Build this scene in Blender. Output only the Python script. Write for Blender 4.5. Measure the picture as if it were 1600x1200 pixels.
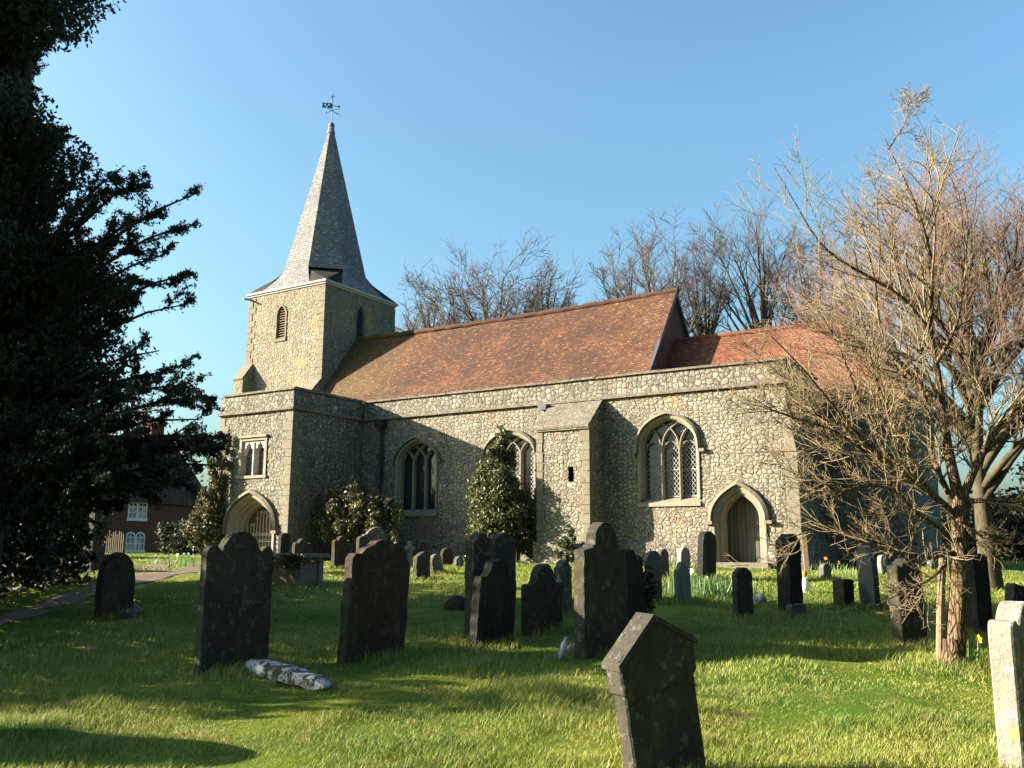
import bpy, bmesh, math, random
import numpy as np
from mathutils import Vector, Matrix, geometry
from math import sin, cos, tan, pi, radians, sqrt, atan2, hypot

for _o in list(bpy.data.objects): bpy.data.objects.remove(_o)
SC = bpy.context.scene
COL = SC.collection

# ------------------------------------------------------------------ camera
FPX, YAW, PITCH, ROLL, CZ = 1430.7, radians(32.19), radians(10.35), radians(.33), 1.6
_F = np.array([-sin(YAW)*cos(PITCH), cos(YAW)*cos(PITCH), sin(PITCH)])
_r = np.array([cos(YAW), sin(YAW), 0.0]); _u = np.cross(_r, _F)
_R = cos(ROLL)*_r + sin(ROLL)*_u; _U = -sin(ROLL)*_r + cos(ROLL)*_u
CAM = np.array([0, 0, CZ])
cam_data = bpy.data.cameras.new('camera'); cam = bpy.data.objects.new('camera', cam_data); COL.objects.link(cam)
cam.matrix_world = Matrix(((_R[0], _U[0], -_F[0], 0), (_R[1], _U[1], -_F[1], 0), (_R[2], _U[2], -_F[2], CZ), (0, 0, 0, 1)))
cam_data.sensor_width = 36; cam_data.lens = FPX/1600*36; cam_data.clip_start = .05; cam_data.clip_end = 3000
SC.camera = cam

# ------------------------------------------------------------------ sky, sun, exposure
SUN_DIR = Vector((1, .60, -.389)).normalized()          # the way the light travels
SUN_EL = math.asin(-SUN_DIR.z)
SKY_STRENGTH, SUN_STRENGTH, EXPOSURE = .056, 5.0, 2.55
world = bpy.data.worlds.new('World'); SC.world = world; world.use_nodes = True
wn = world.node_tree; wn.nodes.clear()
sky = wn.nodes.new('ShaderNodeTexSky'); sky.sky_type = 'NISHITA'; sky.sun_disc = False
sky.sun_elevation = SUN_EL
sky.sun_rotation = atan2(-SUN_DIR.x, -SUN_DIR.y)
sky.air_density = 1.25; sky.dust_density = 4.0; sky.ozone_density = 3.2; sky.altitude = 50
bg = wn.nodes.new('ShaderNodeBackground'); bg.inputs[1].default_value = SKY_STRENGTH
wo = wn.nodes.new('ShaderNodeOutputWorld')
tint = wn.nodes.new('ShaderNodeMix'); tint.data_type = 'RGBA'; tint.blend_type = 'MULTIPLY'; tint.inputs[0].default_value = 1; tint.inputs[7].default_value = (.79, 1.02, 1.02, 1)
wn.links.new(sky.outputs[0], tint.inputs[6]); wn.links.new(tint.outputs[2], bg.inputs[0]); wn.links.new(bg.outputs[0], wo.inputs[0])
sd = bpy.data.lights.new('sun', 'SUN'); sd.energy = SUN_STRENGTH; sd.angle = radians(.55); sd.color = (1, .88, .70)
sun = bpy.data.objects.new('sun', sd); COL.objects.link(sun)
sun.rotation_euler = SUN_DIR.to_track_quat('-Z', 'Y').to_euler(); sun.location = (-30, -20, 40)
SC.view_settings.view_transform = 'Standard'; SC.view_settings.look = 'None'
SC.view_settings.exposure = EXPOSURE; SC.view_settings.gamma = 1
SC.render.engine = 'CYCLES'
SC.cycles.max_bounces = 6; SC.cycles.diffuse_bounces = 3; SC.cycles.glossy_bounces = 2
SC.cycles.transmission_bounces = 3; SC.cycles.transparent_max_bounces = 6; SC.cycles.use_denoising = True
SC.cycles.sample_clamp_indirect = 4

# ------------------------------------------------------------------ ground height and placing on it
FH = np.array([-sin(YAW), cos(YAW)]); RH = np.array([cos(YAW), sin(YAW)])
def hfun(x, y):
    x = np.asarray(x, float); y = np.asarray(y, float)
    t = np.maximum(x*FH[0] + y*FH[1], -4.0); s = x*RH[0] + y*RH[1]
    h = 1.25 - .1*np.logaddexp(0, (1.25 - .05*t)/.1)
    q = np.clip((t - 30)/40, 0, 1); h = h + .12*q*q*(3-2*q)
    w = np.exp(-np.maximum(t-30, 0)/20)
    h = h + w*(.022*np.sin(x*1.3+.7)*np.sin(y*1.1+.3) + .014*np.sin(x*2.9+y*1.7) + .012*np.sin(s*4.1-t*2.3))
    return h
def ray(px, py): return _F + _R*(px-800)/FPX + _U*(600-py)/FPX
def site(px, py):
    """point of the ground seen at a pixel of the 1600x1200 photograph"""
    d = ray(px, py); t = 2.0
    for _ in range(6000):
        t += .02; P = CAM + d*t
        if P[2] < hfun(P[0], P[1]): break
        if t > 150: break
    return P
def fwd(P): return P[0]*FH[0] + P[1]*FH[1]
def at(px, py, t):
    """point at forward distance t along the ray of a pixel"""
    d = ray(px, py); return CAM + d*(t/(d[0]*FH[0]+d[1]*FH[1]))

# ------------------------------------------------------------------ objects
def tag(o, label=None, cat=None, group=None, kind=None):
    if label: o['label'] = label
    if cat: o['category'] = cat
    if group: o['group'] = group
    if kind: o['kind'] = kind
    return o
WLOC = {}
def empty(name, loc, label, cat, group=None, rz=0):
    o = bpy.data.objects.new(name, None); COL.objects.link(o); o.location = loc; o.rotation_euler.z = rz
    o.empty_display_size = .2
    WLOC[o.name] = Vector(loc)
    return tag(o, label, cat, group)
def link(name, me, mat, parent=None, loc=None):
    o = bpy.data.objects.new(name, me); COL.objects.link(o)
    if mat is not None:
        for m in (mat if isinstance(mat, (list, tuple)) else [mat]): me.materials.append(m)
    if parent is not None: o.parent = parent
    if loc is not None: o.location = loc
    return o
class MB:
    """collects world-space verts and faces, builds ONE mesh object"""
    def __init__(s): s.v = []; s.f = []; s.uv = []; s.mi = []; s.cur = 0
    def face(s, pts, uv=None):
        n = len(s.v); s.v += [tuple(p) for p in pts]; s.f.append(tuple(range(n, n+len(pts)))); s.uv.append(uv); s.mi.append(s.cur)
    def box(s, x0, x1, y0, y1, z0, z1):
        p = [(x0,y0,z0),(x1,y0,z0),(x1,y1,z0),(x0,y1,z0),(x0,y0,z1),(x1,y0,z1),(x1,y1,z1),(x0,y1,z1)]
        for q in ((0,3,2,1),(4,5,6,7),(0,1,5,4),(1,2,6,5),(2,3,7,6),(3,0,4,7)): s.face([p[i] for i in q])
    def hexa(s, p):
        for q in ((0,3,2,1),(4,5,6,7),(0,1,5,4),(1,2,6,5),(2,3,7,6),(3,0,4,7)): s.face([p[i] for i in q])
    def prism(s, poly, a, b, fn):
        """poly 2-D outline, extruded from a to b; fn(u, v, w) -> world"""
        A = [fn(u, v, a) for u, v in poly]; B = [fn(u, v, b) for u, v in poly]
        s.face(A[::-1]); s.face(B)
        n = len(poly)
        for i in range(n): j = (i+1) % n; s.face([A[i], A[j], B[j], B[i]])
    def loft(s, rings, closed=False):
        for A, B in zip(rings[:-1], rings[1:]):
            n = len(A)
            for i in range(n if closed else n-1): j = (i+1) % n; s.face([A[i], A[j], B[j], B[i]])
    def tube(s, pts, r, n=6, cap=True):
        pts = [Vector(p) for p in pts]; rs = r if isinstance(r, (list, tuple)) else [r]*len(pts)
        rings = []
        for i, p in enumerate(pts):
            d = (pts[min(i+1, len(pts)-1)] - pts[max(i-1, 0)]).normalized()
            a = d.orthogonal().normalized() if i == 0 else (a - d*a.dot(d)).normalized()
            b = d.cross(a)
            rings.append([p + (a*cos(2*pi*k/n) + b*sin(2*pi*k/n))*rs[i] for k in range(n)])
        s.loft(rings, True)
        if cap: s.face(rings[0][::-1]); s.face(rings[-1])
    def build(s, name, mat, parent=None, smooth=False, weld=True, bevel=0, off=None):
        base = Vector(off) if off is not None else (WLOC.get(parent.name, Vector()) if parent is not None else Vector())
        me = bpy.data.meshes.new(name)
        me.from_pydata([tuple(Vector(v)-base) for v in s.v], [], s.f)
        if any(u is not None for u in s.uv):
            lay = me.uv_layers.new(name='UVMap')
            k = 0
            for f, u in zip(s.f, s.uv):
                for i in range(len(f)):
                    lay.data[k].uv = u[i] if u is not None else (0, 0); k += 1
        for p, m in zip(me.polygons, s.mi): p.material_index = m
        if weld:
            bm = bmesh.new(); bm.from_mesh(me); bmesh.ops.remove_doubles(bm, verts=bm.verts, dist=.0004)
            bmesh.ops.recalc_face_normals(bm, faces=bm.faces); bm.to_mesh(me); bm.free()
        if smooth: me.shade_smooth()
        o = link(name, me, mat, parent)
        if parent is None: o.location = base
        WLOC[o.name] = base
        if bevel:
            m = o.modifiers.new('bevel', 'BEVEL'); m.width = bevel; m.segments = 2; m.limit_method = 'ANGLE'; m.angle_limit = radians(40)
        return o
def npmesh(name, V, Q, mat, parent=None, smooth=True, tri=False, base=None, col=None):
    """mesh from numpy arrays (quads or triangles)"""
    base = np.array(base if base is not None else (WLOC.get(parent.name, Vector()) if parent is not None else (0,0,0)), float)
    me = bpy.data.meshes.new(name); k = Q.shape[1]
    me.vertices.add(len(V)); me.vertices.foreach_set('co', (V-base).astype(np.float32).ravel())
    me.loops.add(Q.size); me.loops.foreach_set('vertex_index', Q.astype(np.int32).ravel())
    me.polygons.add(len(Q)); me.polygons.foreach_set('loop_start', np.arange(0, Q.size, k, dtype=np.int32))
    me.polygons.foreach_set('loop_total', np.full(len(Q), k, np.int32))
    me.polygons.foreach_set('use_smooth', np.full(len(Q), smooth, bool))
    me.update(calc_edges=True)
    if col is not None:
        a = me.attributes.new('tone', 'FLOAT', 'POINT'); a.data.foreach_set('value', col.astype(np.float32))
    o = link(name, me, mat, parent)
    if parent is None: o.location = tuple(base)
    WLOC[o.name] = Vector(base)
    return o

# ------------------------------------------------------------------ materials
class NT:
    def __init__(s, name):
        s.m = bpy.data.materials.new(name); s.m.use_nodes = True; s.t = s.m.node_tree; s.t.nodes.clear()
        s.out = s.t.nodes.new('ShaderNodeOutputMaterial')
    def n(s, typ, ins=None, **kw):
        nd = s.t.nodes.new('ShaderNode'+typ)
        for k, v in kw.items(): setattr(nd, k, v)
        for k, v in (ins or {}).items(): s.put(nd.inputs[k], v)
        return nd
    def put(s, sock, v):
        if isinstance(v, bpy.types.NodeSocket): s.t.links.new(v, sock)
        elif isinstance(v, bpy.types.Node): s.t.links.new(v.outputs[0], sock)
        else:
            if sock.type == 'RGBA' and len(v) == 3: v = (*v, 1)
            sock.default_value = v
    def math(s, op, a, b=0.0, c=None, clamp=False):
        nd = s.n('Math', operation=op, use_clamp=clamp); s.put(nd.inputs[0], a); s.put(nd.inputs[1], b)
        if c is not None: s.put(nd.inputs[2], c)
        return nd.outputs[0]
    def mix(s, f, a, b, mode='MIX'):
        nd = s.n('Mix', data_type='RGBA', blend_type=mode)
        s.put(nd.inputs[0], f); s.put(nd.inputs[6], a); s.put(nd.inputs[7], b); return nd.outputs[2]
    def obj(s): return s.n('TexCoord').outputs['Object']
    def map(s, vec, scale=(1,1,1), loc=(0,0,0), rot=(0,0,0)):
        return s.n('Mapping', {'Vector': vec, 'Scale': scale, 'Location': loc, 'Rotation': rot}).outputs[0]
    def noise(s, vec, scale, detail=4, rough=.6, dist=0):
        nd = s.n('TexNoise', {'Vector': vec, 'Scale': scale, 'Detail': detail, 'Roughness': rough, 'Distortion': dist}); return nd.outputs[0]
    def ramp(s, v, lo, hi, a=0.0, b=1.0):
        nd = s.n('MapRange', {'Value': v, 'From Min': lo, 'From Max': hi, 'To Min': a, 'To Max': b}, interpolation_type='SMOOTHSTEP'); return nd.outputs[0]
    def bump(s, h, dist=.02, strength=1, normal=None):
        d = {'Height': h, 'Distance': dist, 'Strength': strength}
        if normal is not None: d['Normal'] = normal
        return s.n('Bump', d).outputs[0]
    def finish(s, color, rough=.9, normal=None, spec=.2, extra=None, metal=0):
        p = s.n('BsdfPrincipled'); s.put(p.inputs['Base Color'], color); s.put(p.inputs['Roughness'], rough)
        s.put(p.inputs['Specular IOR Level'], spec); s.put(p.inputs['Metallic'], metal)
        if normal is not None: s.put(p.inputs['Normal'], normal)
        sh = p.outputs[0]
        if extra is not None: sh = extra(p)
        s.t.links.new(sh, s.out.inputs['Surface']); return s.m

def rubble(name, c1, c2, c3, mortar, scale=6.6, stretch=(1,1,1.25), h=.024, stain=(.30,.17,.06), stain_amt=.25, disp=True, dirt=.5):
    c1, c2, c3, mortar = [tuple(x*k_ for x in c) for c, k_ in ((c1, .42), (c2, .42), (c3, .39), (mortar, .70))]
    t = NT(name); o = t.obj()
    nz = t.n('TexNoise', {'Vector': o, 'Scale': 3.6, 'Detail': 3.0})
    v = t.n('VectorMath', operation='MULTIPLY_ADD'); t.put(v.inputs[0], nz.outputs['Color']); v.inputs[1].default_value = (.15,.15,.13); t.put(v.inputs[2], o)
    p = t.map(v.outputs[0], scale=stretch)
    v2 = t.n('TexVoronoi', {'Vector': p, 'Scale': scale, 'Randomness': .82, 'Exponent': 3.2}, feature='F2', distance='MINKOWSKI')
    vc = t.n('TexVoronoi', {'Vector': p, 'Scale': scale, 'Randomness': .82, 'Exponent': 3.2}, feature='F1', distance='MINKOWSKI')
    gap = t.math('SUBTRACT', v2.outputs['Distance'], vc.outputs['Distance'])
    q2 = t.map(v.outputs[0], scale=tuple(x*1.75 for x in stretch), loc=(.3,.7,.1))
    w1 = t.n('TexVoronoi', {'Vector': q2, 'Scale': scale, 'Randomness': .9}, feature='F1'); w2 = t.n('TexVoronoi', {'Vector': q2, 'Scale': scale, 'Randomness': .9}, feature='F2')
    msk = t.ramp(t.noise(o, 1.1, 5, .75), .535, .555)
    gap = t.math('ADD', t.math('MULTIPLY', gap, t.math('SUBTRACT', 1, msk)), t.math('MULTIPLY', t.math('SUBTRACT', w2.outputs['Distance'], w1.outputs['Distance']), msk))
    sep = t.n('SeparateColor'); t.put(sep.inputs[0], t.mix(msk, vc.outputs['Color'], w1.outputs['Color']))
    edge = t.ramp(t.math('ADD', gap, t.math('MULTIPLY', t.noise(o, 18, 3, .7), .12)), .07, .24)
    fine = t.noise(o, 26, 5, .7); mid = t.noise(o, 7, 4, .65); big = t.noise(o, .7, 4, .6)
    c = t.mix(t.ramp(sep.outputs[0], .1, .9), c1, c2)
    c = t.mix(t.ramp(sep.outputs[1], .55, .95), c, c3)
    c = t.mix(t.ramp(fine, .35, .75, 0, .55), c, t.mix(.5, c, (.72,.68,.58)))
    c = t.mix(t.ramp(mid, .5, .75, 0, .5), c, tuple(x*.45 for x in c1))
    c = t.mix(t.ramp(sep.outputs[2], .0, .28, .6, 0), c, tuple(x*.52 for x in c1))
    c = t.mix(t.math('ADD', .12, t.math('MULTIPLY', edge, .88)), mortar, c)
    if stain_amt: c = t.mix(t.ramp(big, .52, .72, 0, stain_amt), c, stain)
    c = t.mix(t.ramp(t.noise(t.map(o, scale=(1,1,.35)), 1.6, 5, .65), .5, .78, 0, dirt), c, (.055,.052,.04))
    c = t.mix(t.ramp(t.noise(t.map(o, scale=(2.2,2.2,.22)), 1.5, 4, .6), .54, .74, 0, .6*dirt+.15), c, (.05,.047,.036))
    hh = t.math('MULTIPLY', edge, t.math('ADD', .55, t.math('MULTIPLY', sep.outputs[2], .45)))
    dome = t.math('SUBTRACT', 1, t.math('MULTIPLY', vc.outputs['Distance'], 1.0), clamp=True)
    hh = t.math('MULTIPLY', hh, t.math('ADD', .35, t.math('MULTIPLY', dome, .75)))
    hh = t.math('ADD', hh, t.math('MULTIPLY', mid, .55)); hh2 = t.math('ADD', hh, t.math('MULTIPLY', fine, .35))
    nb = t.bump(hh2, dist=h*.8 if disp else h*1.3, strength=1)
    m = t.finish(c, .93, nb, .15)
    if disp:
        d = t.n('Displacement', {'Height': hh, 'Midlevel': .25, 'Scale': h})
        t.t.links.new(d.outputs[0], t.out.inputs['Displacement']); m.displacement_method = 'BOTH'
    return m
def dressed(name, c, c2, lichen=(.62,.60,.52), la=.4, rough=.9, dark=.3, bump=.006):
    c, c2, lichen = [tuple(x*.40 for x in q) for q in (c, c2, lichen)]
    t = NT(name); o = t.obj()
    n1 = t.noise(o, 3.2, 6, .65); n2 = t.noise(o, 22, 5, .7); n3 = t.noise(o, 6.5, 5, .7)
    k = t.mix(t.ramp(n1, .35, .68), c, c2)
    k = t.mix(t.ramp(n2, .52, .70, 0, la), k, lichen)
    k = t.mix(t.ramp(n3, .56, .72, 0, dark), k, tuple(x*.25 for x in c))
    return t.finish(k, rough, t.bump(t.math('ADD', n2, t.math('MULTIPLY', n3, 1.5)), bump), .15)
M = {}
M['rubble'] = rubble('ragstone_rubble', (.40,.345,.265), (.26,.23,.18), (.60,.545,.45), (.17,.14,.10), dirt=.5)
M['rubble_tower'] = rubble('tower_rubble', (.40,.35,.26), (.28,.25,.18), (.50,.46,.37), (.22,.175,.11), scale=6.2, stretch=(1.25,1.25,1), stain=(.42,.25,.09), stain_amt=.5, dirt=.2)
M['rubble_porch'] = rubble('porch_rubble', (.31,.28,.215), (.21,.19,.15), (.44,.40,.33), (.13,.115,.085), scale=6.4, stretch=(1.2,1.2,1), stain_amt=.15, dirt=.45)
M['parapet'] = rubble('parapet_rubble', (.30,.265,.21), (.19,.17,.135), (.46,.43,.36), (.10,.09,.07), scale=6.0, stretch=(1,1,1.0), stain_amt=.1, disp=False, h=.03, dirt=.55)
M['dressed'] = dressed('dressed_limestone', (.43,.375,.28), (.52,.465,.36), la=.35, dark=.45)
M['quoin'] = dressed('quoin_sandstone', (.30,.255,.185), (.37,.325,.25), la=.45, dark=.6, bump=.012)
M['coping'] = dressed('lichened_coping', (.20,.17,.13), (.30,.26,.20), (.98,.94,.84), la=.95, dark=.6, bump=.012)
M['white_stone'] = dressed('cornice_stone', (.78,.75,.68), (.86,.82,.74), la=.2, dark=.1)

def tile_mat(name, cols, bw, bh, mortar=(.03,.02,.015), moss=None, bump=.02, rough=.9, var=.85, gain=.62):
    cols = [tuple(x*gain for x in q) for q in cols]
    t = NT(name); uv = t.n('UVMap').outputs[0]; o = t.obj()
    nz = t.n('TexNoise', {'Vector': uv, 'Scale': 1.1, 'Detail': 2.0})
    v = t.n('VectorMath', operation='MULTIPLY_ADD'); t.put(v.inputs[0], nz.outputs['Color']); v.inputs[1].default_value = (.02,.05,0); t.put(v.inputs[2], uv)
    b = t.n('TexBrick', {'Vector': v.outputs[0], 'Scale': 1.0, 'Brick Width': bw, 'Row Height': bh, 'Mortar Size': bh*.10, 'Mortar Smooth': .4,
                         'Color1': (0,0,0), 'Color2': (1,1,1), 'Mortar': (.5,.5,.5)}, offset=.5)
    g = b.outputs['Color']
    # per-tile random tone: white noise on the tile index
    k = t.mix(t.ramp(t.math('ADD', g, 0.0), .0, 1.0, 0, var), cols[0], cols[1])
    n1 = t.noise(o, 1.3, 6, .7); n2 = t.noise(o, 6, 5, .75); n3 = t.noise(o, 30, 3, .7)
    k = t.mix(t.ramp(n1, .42, .60, 0, .8), k, cols[2])
    k = t.mix(t.ramp(n2, .50, .60, 0, .8), k, cols[3])
    k = t.mix(t.ramp(t.noise(o, .45, 5, .7), .45, .6, 0, .6), k, cols[3])
    k = t.mix(t.ramp(n3, .5, .72, 0, .5), k, tuple(x*.4 for x in cols[0]))
    if moss:
        mc, lo, hi = moss
        sx = t.n('SeparateXYZ'); t.put(sx.inputs[0], o)
        w = t.math('ADD', t.math('MULTIPLY', sx.outputs[0], -1), t.math('MULTIPLY', t.noise(o, .8, 5, .7), 6))
        k = t.mix(t.ramp(w, lo, hi, 0, .75), k, mc)
    sp_ = t.noise(t.map(uv, scale=(4.5,10,1)), 1.0, 3, .7)
    k = t.mix(t.ramp(sp_, .56, .66, 0, .65), k, tuple(min(1, x*1.9) for x in cols[1])); k = t.mix(t.ramp(sp_, .44, .36, 0, .7), k, cols[3])
    k = t.mix(t.math('MULTIPLY', b.outputs['Fac'], .8), k, mortar)
    sy = t.n('SeparateXYZ'); t.put(sy.inputs[0], v.outputs[0])
    fr = t.math('FRACT', t.math('DIVIDE', sy.outputs[1], bh))
    h = t.math('ADD', t.math('MULTIPLY', t.math('SUBTRACT', 1, fr), .9), t.math('MULTIPLY', n3, .5))
    h = t.math('ADD', h, t.math('MULTIPLY', g, .5)); h = t.math('SUBTRACT', h, t.math('MULTIPLY', b.outputs['Fac'], .5))
    return t.finish(k, rough, t.bump(h, bump), .2)
M['tile'] = tile_mat('clay_roof_tile', [(.145,.062,.036), (.26,.12,.06), (.10,.042,.027), (.055,.03,.022)], .17, .105, moss=((.085,.062,.020), 9, 14), gain=.58)
M['tile2'] = tile_mat('orange_roof_tile', [(.24,.08,.04), (.36,.13,.06), (.20,.07,.04), (.11,.05,.03)], .17, .105)
M['shingle'] = tile_mat('weathered_shingle', [(.28,.275,.29), (.45,.435,.42), (.36,.35,.345), (.19,.19,.20)], .15, .125, mortar=(.07,.07,.07), bump=.016, var=.9, gain=.48)
M['brick'] = tile_mat('red_brick', [(.16,.052,.032), (.25,.08,.045), (.14,.055,.04), (.09,.045,.035)], .23, .075, mortar=(.16,.12,.09), bump=.008)
M['darktile'] = tile_mat('dark_cottage_tile', [(.09,.05,.035), (.13,.07,.045), (.06,.045,.03), (.05,.035,.025)], .17, .11, bump=.02)

def plain(name, c, rough=.6, metal=0, spec=.3, vary=.35, scale=8, bump=.003):
    t = NT(name); o = t.obj(); n = t.noise(o, scale, 5, .65)
    return t.finish(t.mix(t.ramp(n, .35, .7, 0, vary), c, tuple(x*.4 for x in c)), rough, t.bump(n, bump), spec, metal=metal)
M['lead'] = plain('grey_lead', (.12,.13,.15), .55, .2)
M['iron'] = plain('black_iron', (.018,.018,.02), .5)
M['blue_vane'] = plain('blue_painted_metal', (.02,.03,.10), .45)
M['white_paint'] = plain('white_paint', (.55,.54,.50), .6, vary=.12)
M['slate'] = plain('dark_slate', (.06,.065,.075), .6)
M['wood_post'] = plain('weathered_post_wood', (.17,.125,.075), .85, vary=.5, scale=14, bump=.01)
def planks(name, c1, c2, w):
    c1, c2 = [tuple(x*.34 for x in q) for q in (c1, c2)]
    t = NT(name); o = t.obj(); s = t.n('SeparateXYZ'); t.put(s.inputs[0], o)
    x = t.math('DIVIDE', s.outputs[0], w); fr = t.math('FRACT', x); fl = t.math('FLOOR', x)
    wn_ = t.n('TexWhiteNoise', noise_dimensions='1D'); t.put(wn_.inputs['W'], fl)
    gr = t.noise(t.map(o, scale=(30,30,1.6)), 1, 6, .7)
    k = t.mix(wn_.outputs[0], c1, c2); k = t.mix(t.ramp(gr, .4, .7, 0, .6), k, tuple(v*.4 for v in c1))
    gap = t.math('LESS_THAN', t.math('ABSOLUTE', t.math('SUBTRACT', fr, .5)), .46)
    k = t.mix(gap, (.01,.008,.006), k)
    return t.finish(k, .85, t.bump(t.math('ADD', gap, t.math('MULTIPLY', gr, .25)), .012), .2)
M['door'] = planks('grey_door_planks', (.20,.17,.14), (.25,.22,.19), .118)
M['gate'] = planks('brown_gate_planks', (.24,.135,.065), (.30,.18,.09), .10)
def lattice(name, w, h):
    t = NT(name); o = t.obj(); s = t.n('SeparateXYZ'); t.put(s.inputs[0], o)
    a = t.math('DIVIDE', s.outputs[0], w); b = t.math('DIVIDE', s.outputs[2], h)
    def line(e):
        f = t.math('ABSOLUTE', t.math('SUBTRACT', t.math('FRACT', e), .5)); return t.math('GREATER_THAN', f, .425)
    L = t.math('MAXIMUM', line(t.math('ADD', a, b)), line(t.math('SUBTRACT', a, b)))
    bar = t.math('LESS_THAN', t.math('ABSOLUTE', t.math('SUBTRACT', t.math('FRACT', t.math('DIVIDE', s.outputs[2], .78)), .5)), .016)
    L = t.math('MAXIMUM', L, bar)
    c = t.mix(L, (.006,.007,.008), (.20,.20,.19))
    nz = t.noise(o, 9, 3, .5)
    return t.finish(c, t.math('ADD', .12, t.math('MULTIPLY', L, .5)), t.bump(t.math('ADD', L, t.math('MULTIPLY', nz, .4)), .006), .5)
M['lattice'] = lattice('leaded_lattice_glass', .115, .15)
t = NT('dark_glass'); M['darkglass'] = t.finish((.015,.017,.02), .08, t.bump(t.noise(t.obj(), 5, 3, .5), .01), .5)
t = NT('curtained_glass'); M['curtain'] = t.finish(t.mix(t.ramp(t.noise(t.map(t.obj(), scale=(5,5,1)), 2, 3, .5), .4, .6), (.10,.10,.09), (.42,.38,.28)), .2, None, .5)

def stone_mat(name, c1, c2, lich, la, moss=(.06,.06,.02), ma=.3, orange=0.):
    c1, c2, lich = [tuple(x*k_ for x in q) for q, k_ in ((c1, .27), (c2, .29), (lich, .50))]
    t = NT(name); o = t.obj(); ri = t.n('ObjectInfo').outputs['Random']
    ad = t.n('VectorMath', operation='ADD'); t.put(ad.inputs[0], o)
    cx = t.n('CombineXYZ'); t.put(cx.inputs[0], t.math('MULTIPLY', ri, 37.0)); t.put(ad.inputs[1], cx.outputs[0]); o = ad.outputs[0]
    n1 = t.noise(o, 2.5, 6, .7); n2 = t.noise(o, 11, 6, .72); n3 = t.noise(o, 32, 4, .7); n4 = t.noise(t.map(o, scale=(3,3,.6)), 3, 5, .7)
    k = t.mix(t.ramp(n1, .35, .65), c1, c2)
    k = t.mix(t.ramp(n4, .5, .7, 0, .6), k, moss)
    k = t.mix(t.ramp(n2, .55, .62, 0, la), k, lich)
    if orange: k = t.mix(t.ramp(t.noise(o, 7, 5, .7), .56, .62, 0, orange), k, (.45,.27,.05))
    k = t.mix(t.ramp(n3, .5, .8, 0, .4), k, tuple(x*.35 for x in c1))
    return t.finish(k, .92, t.bump(t.math('ADD', t.math('MULTIPLY', n2, 1.2), n3), .010), .15)
M['gs_dark'] = stone_mat('dark_gravestone', (.12,.11,.09), (.17,.15,.12), (.34,.34,.30), .35)
M['gs_brown'] = stone_mat('brown_sandstone_gravestone', (.12,.082,.056), (.165,.12,.078), (.33,.30,.24), .25)
M['gs_grey'] = stone_mat('grey_gravestone', (.26,.26,.25), (.34,.34,.32), (.55,.55,.5), .3, ma=.1)
M['gs_white'] = stone_mat('pale_gravestone', (.50,.49,.46), (.58,.57,.53), (.68,.67,.62), .2, moss=(.28,.28,.22))
M['gs_lichen'] = stone_mat('lichened_gravestone', (.24,.22,.18), (.33,.30,.25), (.66,.65,.60), .85)
M['gs_pale_lichen'] = stone_mat('sunlit_lichened_gravestone', (.52,.48,.40), (.60,.55,.46), (.74,.71,.64), .6, moss=(.30,.26,.18), orange=.7)
M['gs_black'] = stone_mat('black_gravestone', (.05,.05,.05), (.08,.075,.07), (.14,.14,.13), .2)

def bark(name, c1, c2, scale=14, green=0.):
    c1, c2 = [tuple(x*.55 for x in q) for q in (c1, c2)]
    t = NT(name); o = t.obj(); n = t.noise(t.map(o, scale=(1,1,.35)), scale, 6, .7); n2 = t.noise(o, 2.5, 4, .6)
    k = t.mix(t.ramp(n, .35, .7), c1, c2)
    if green: k = t.mix(t.ramp(n2, .4, .65, 0, green), k, (.13,.125,.045))
    return t.finish(k, .9, t.bump(n, .02), .15)
t = NT('near_tree_bark'); o = t.obj(); pb = t.map(o, scale=(1,1,.22)); vb = t.n('TexVoronoi', {'Vector': pb, 'Scale': 34.0, 'Randomness': 1.0}, feature='DISTANCE_TO_EDGE').outputs['Distance']; nb_ = t.noise(pb, 20, 6, .75)
kb = t.mix(t.ramp(nb_, .35, .68), (.21,.135,.08), (.09,.062,.042)); kb = t.mix(t.ramp(t.noise(o, 3, 5, .7), .45, .62, 0, .55), kb, (.15,.14,.055)); kb = t.mix(t.ramp(vb, .16, .02, 0, .85), kb, (.025,.018,.012))
M['bark_near'] = t.finish(kb, .92, t.bump(t.math('ADD', t.ramp(vb, .0, .2), nb_), .02), .1)
M['twig_near'] = bark('olive_twig', (.36,.28,.165), (.21,.155,.09), 9, .30)
M['bark_big'] = bark('big_tree_bark', (.11,.09,.06), (.055,.043,.03), 12, .12)
M['twig_big'] = bark('pinkish_twig', (.38,.25,.19), (.24,.155,.115), 5, .1)
M['bark_far'] = bark('far_tree_bark', (.15,.12,.09), (.09,.07,.055), 4, .1)
M['twig_far'] = bark('far_tree_twig', (.15,.11,.10), (.10,.075,.065), 3)
M['bark_dark'] = bark('dark_yew_bark', (.07,.045,.03), (.04,.028,.02), 12)

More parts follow.
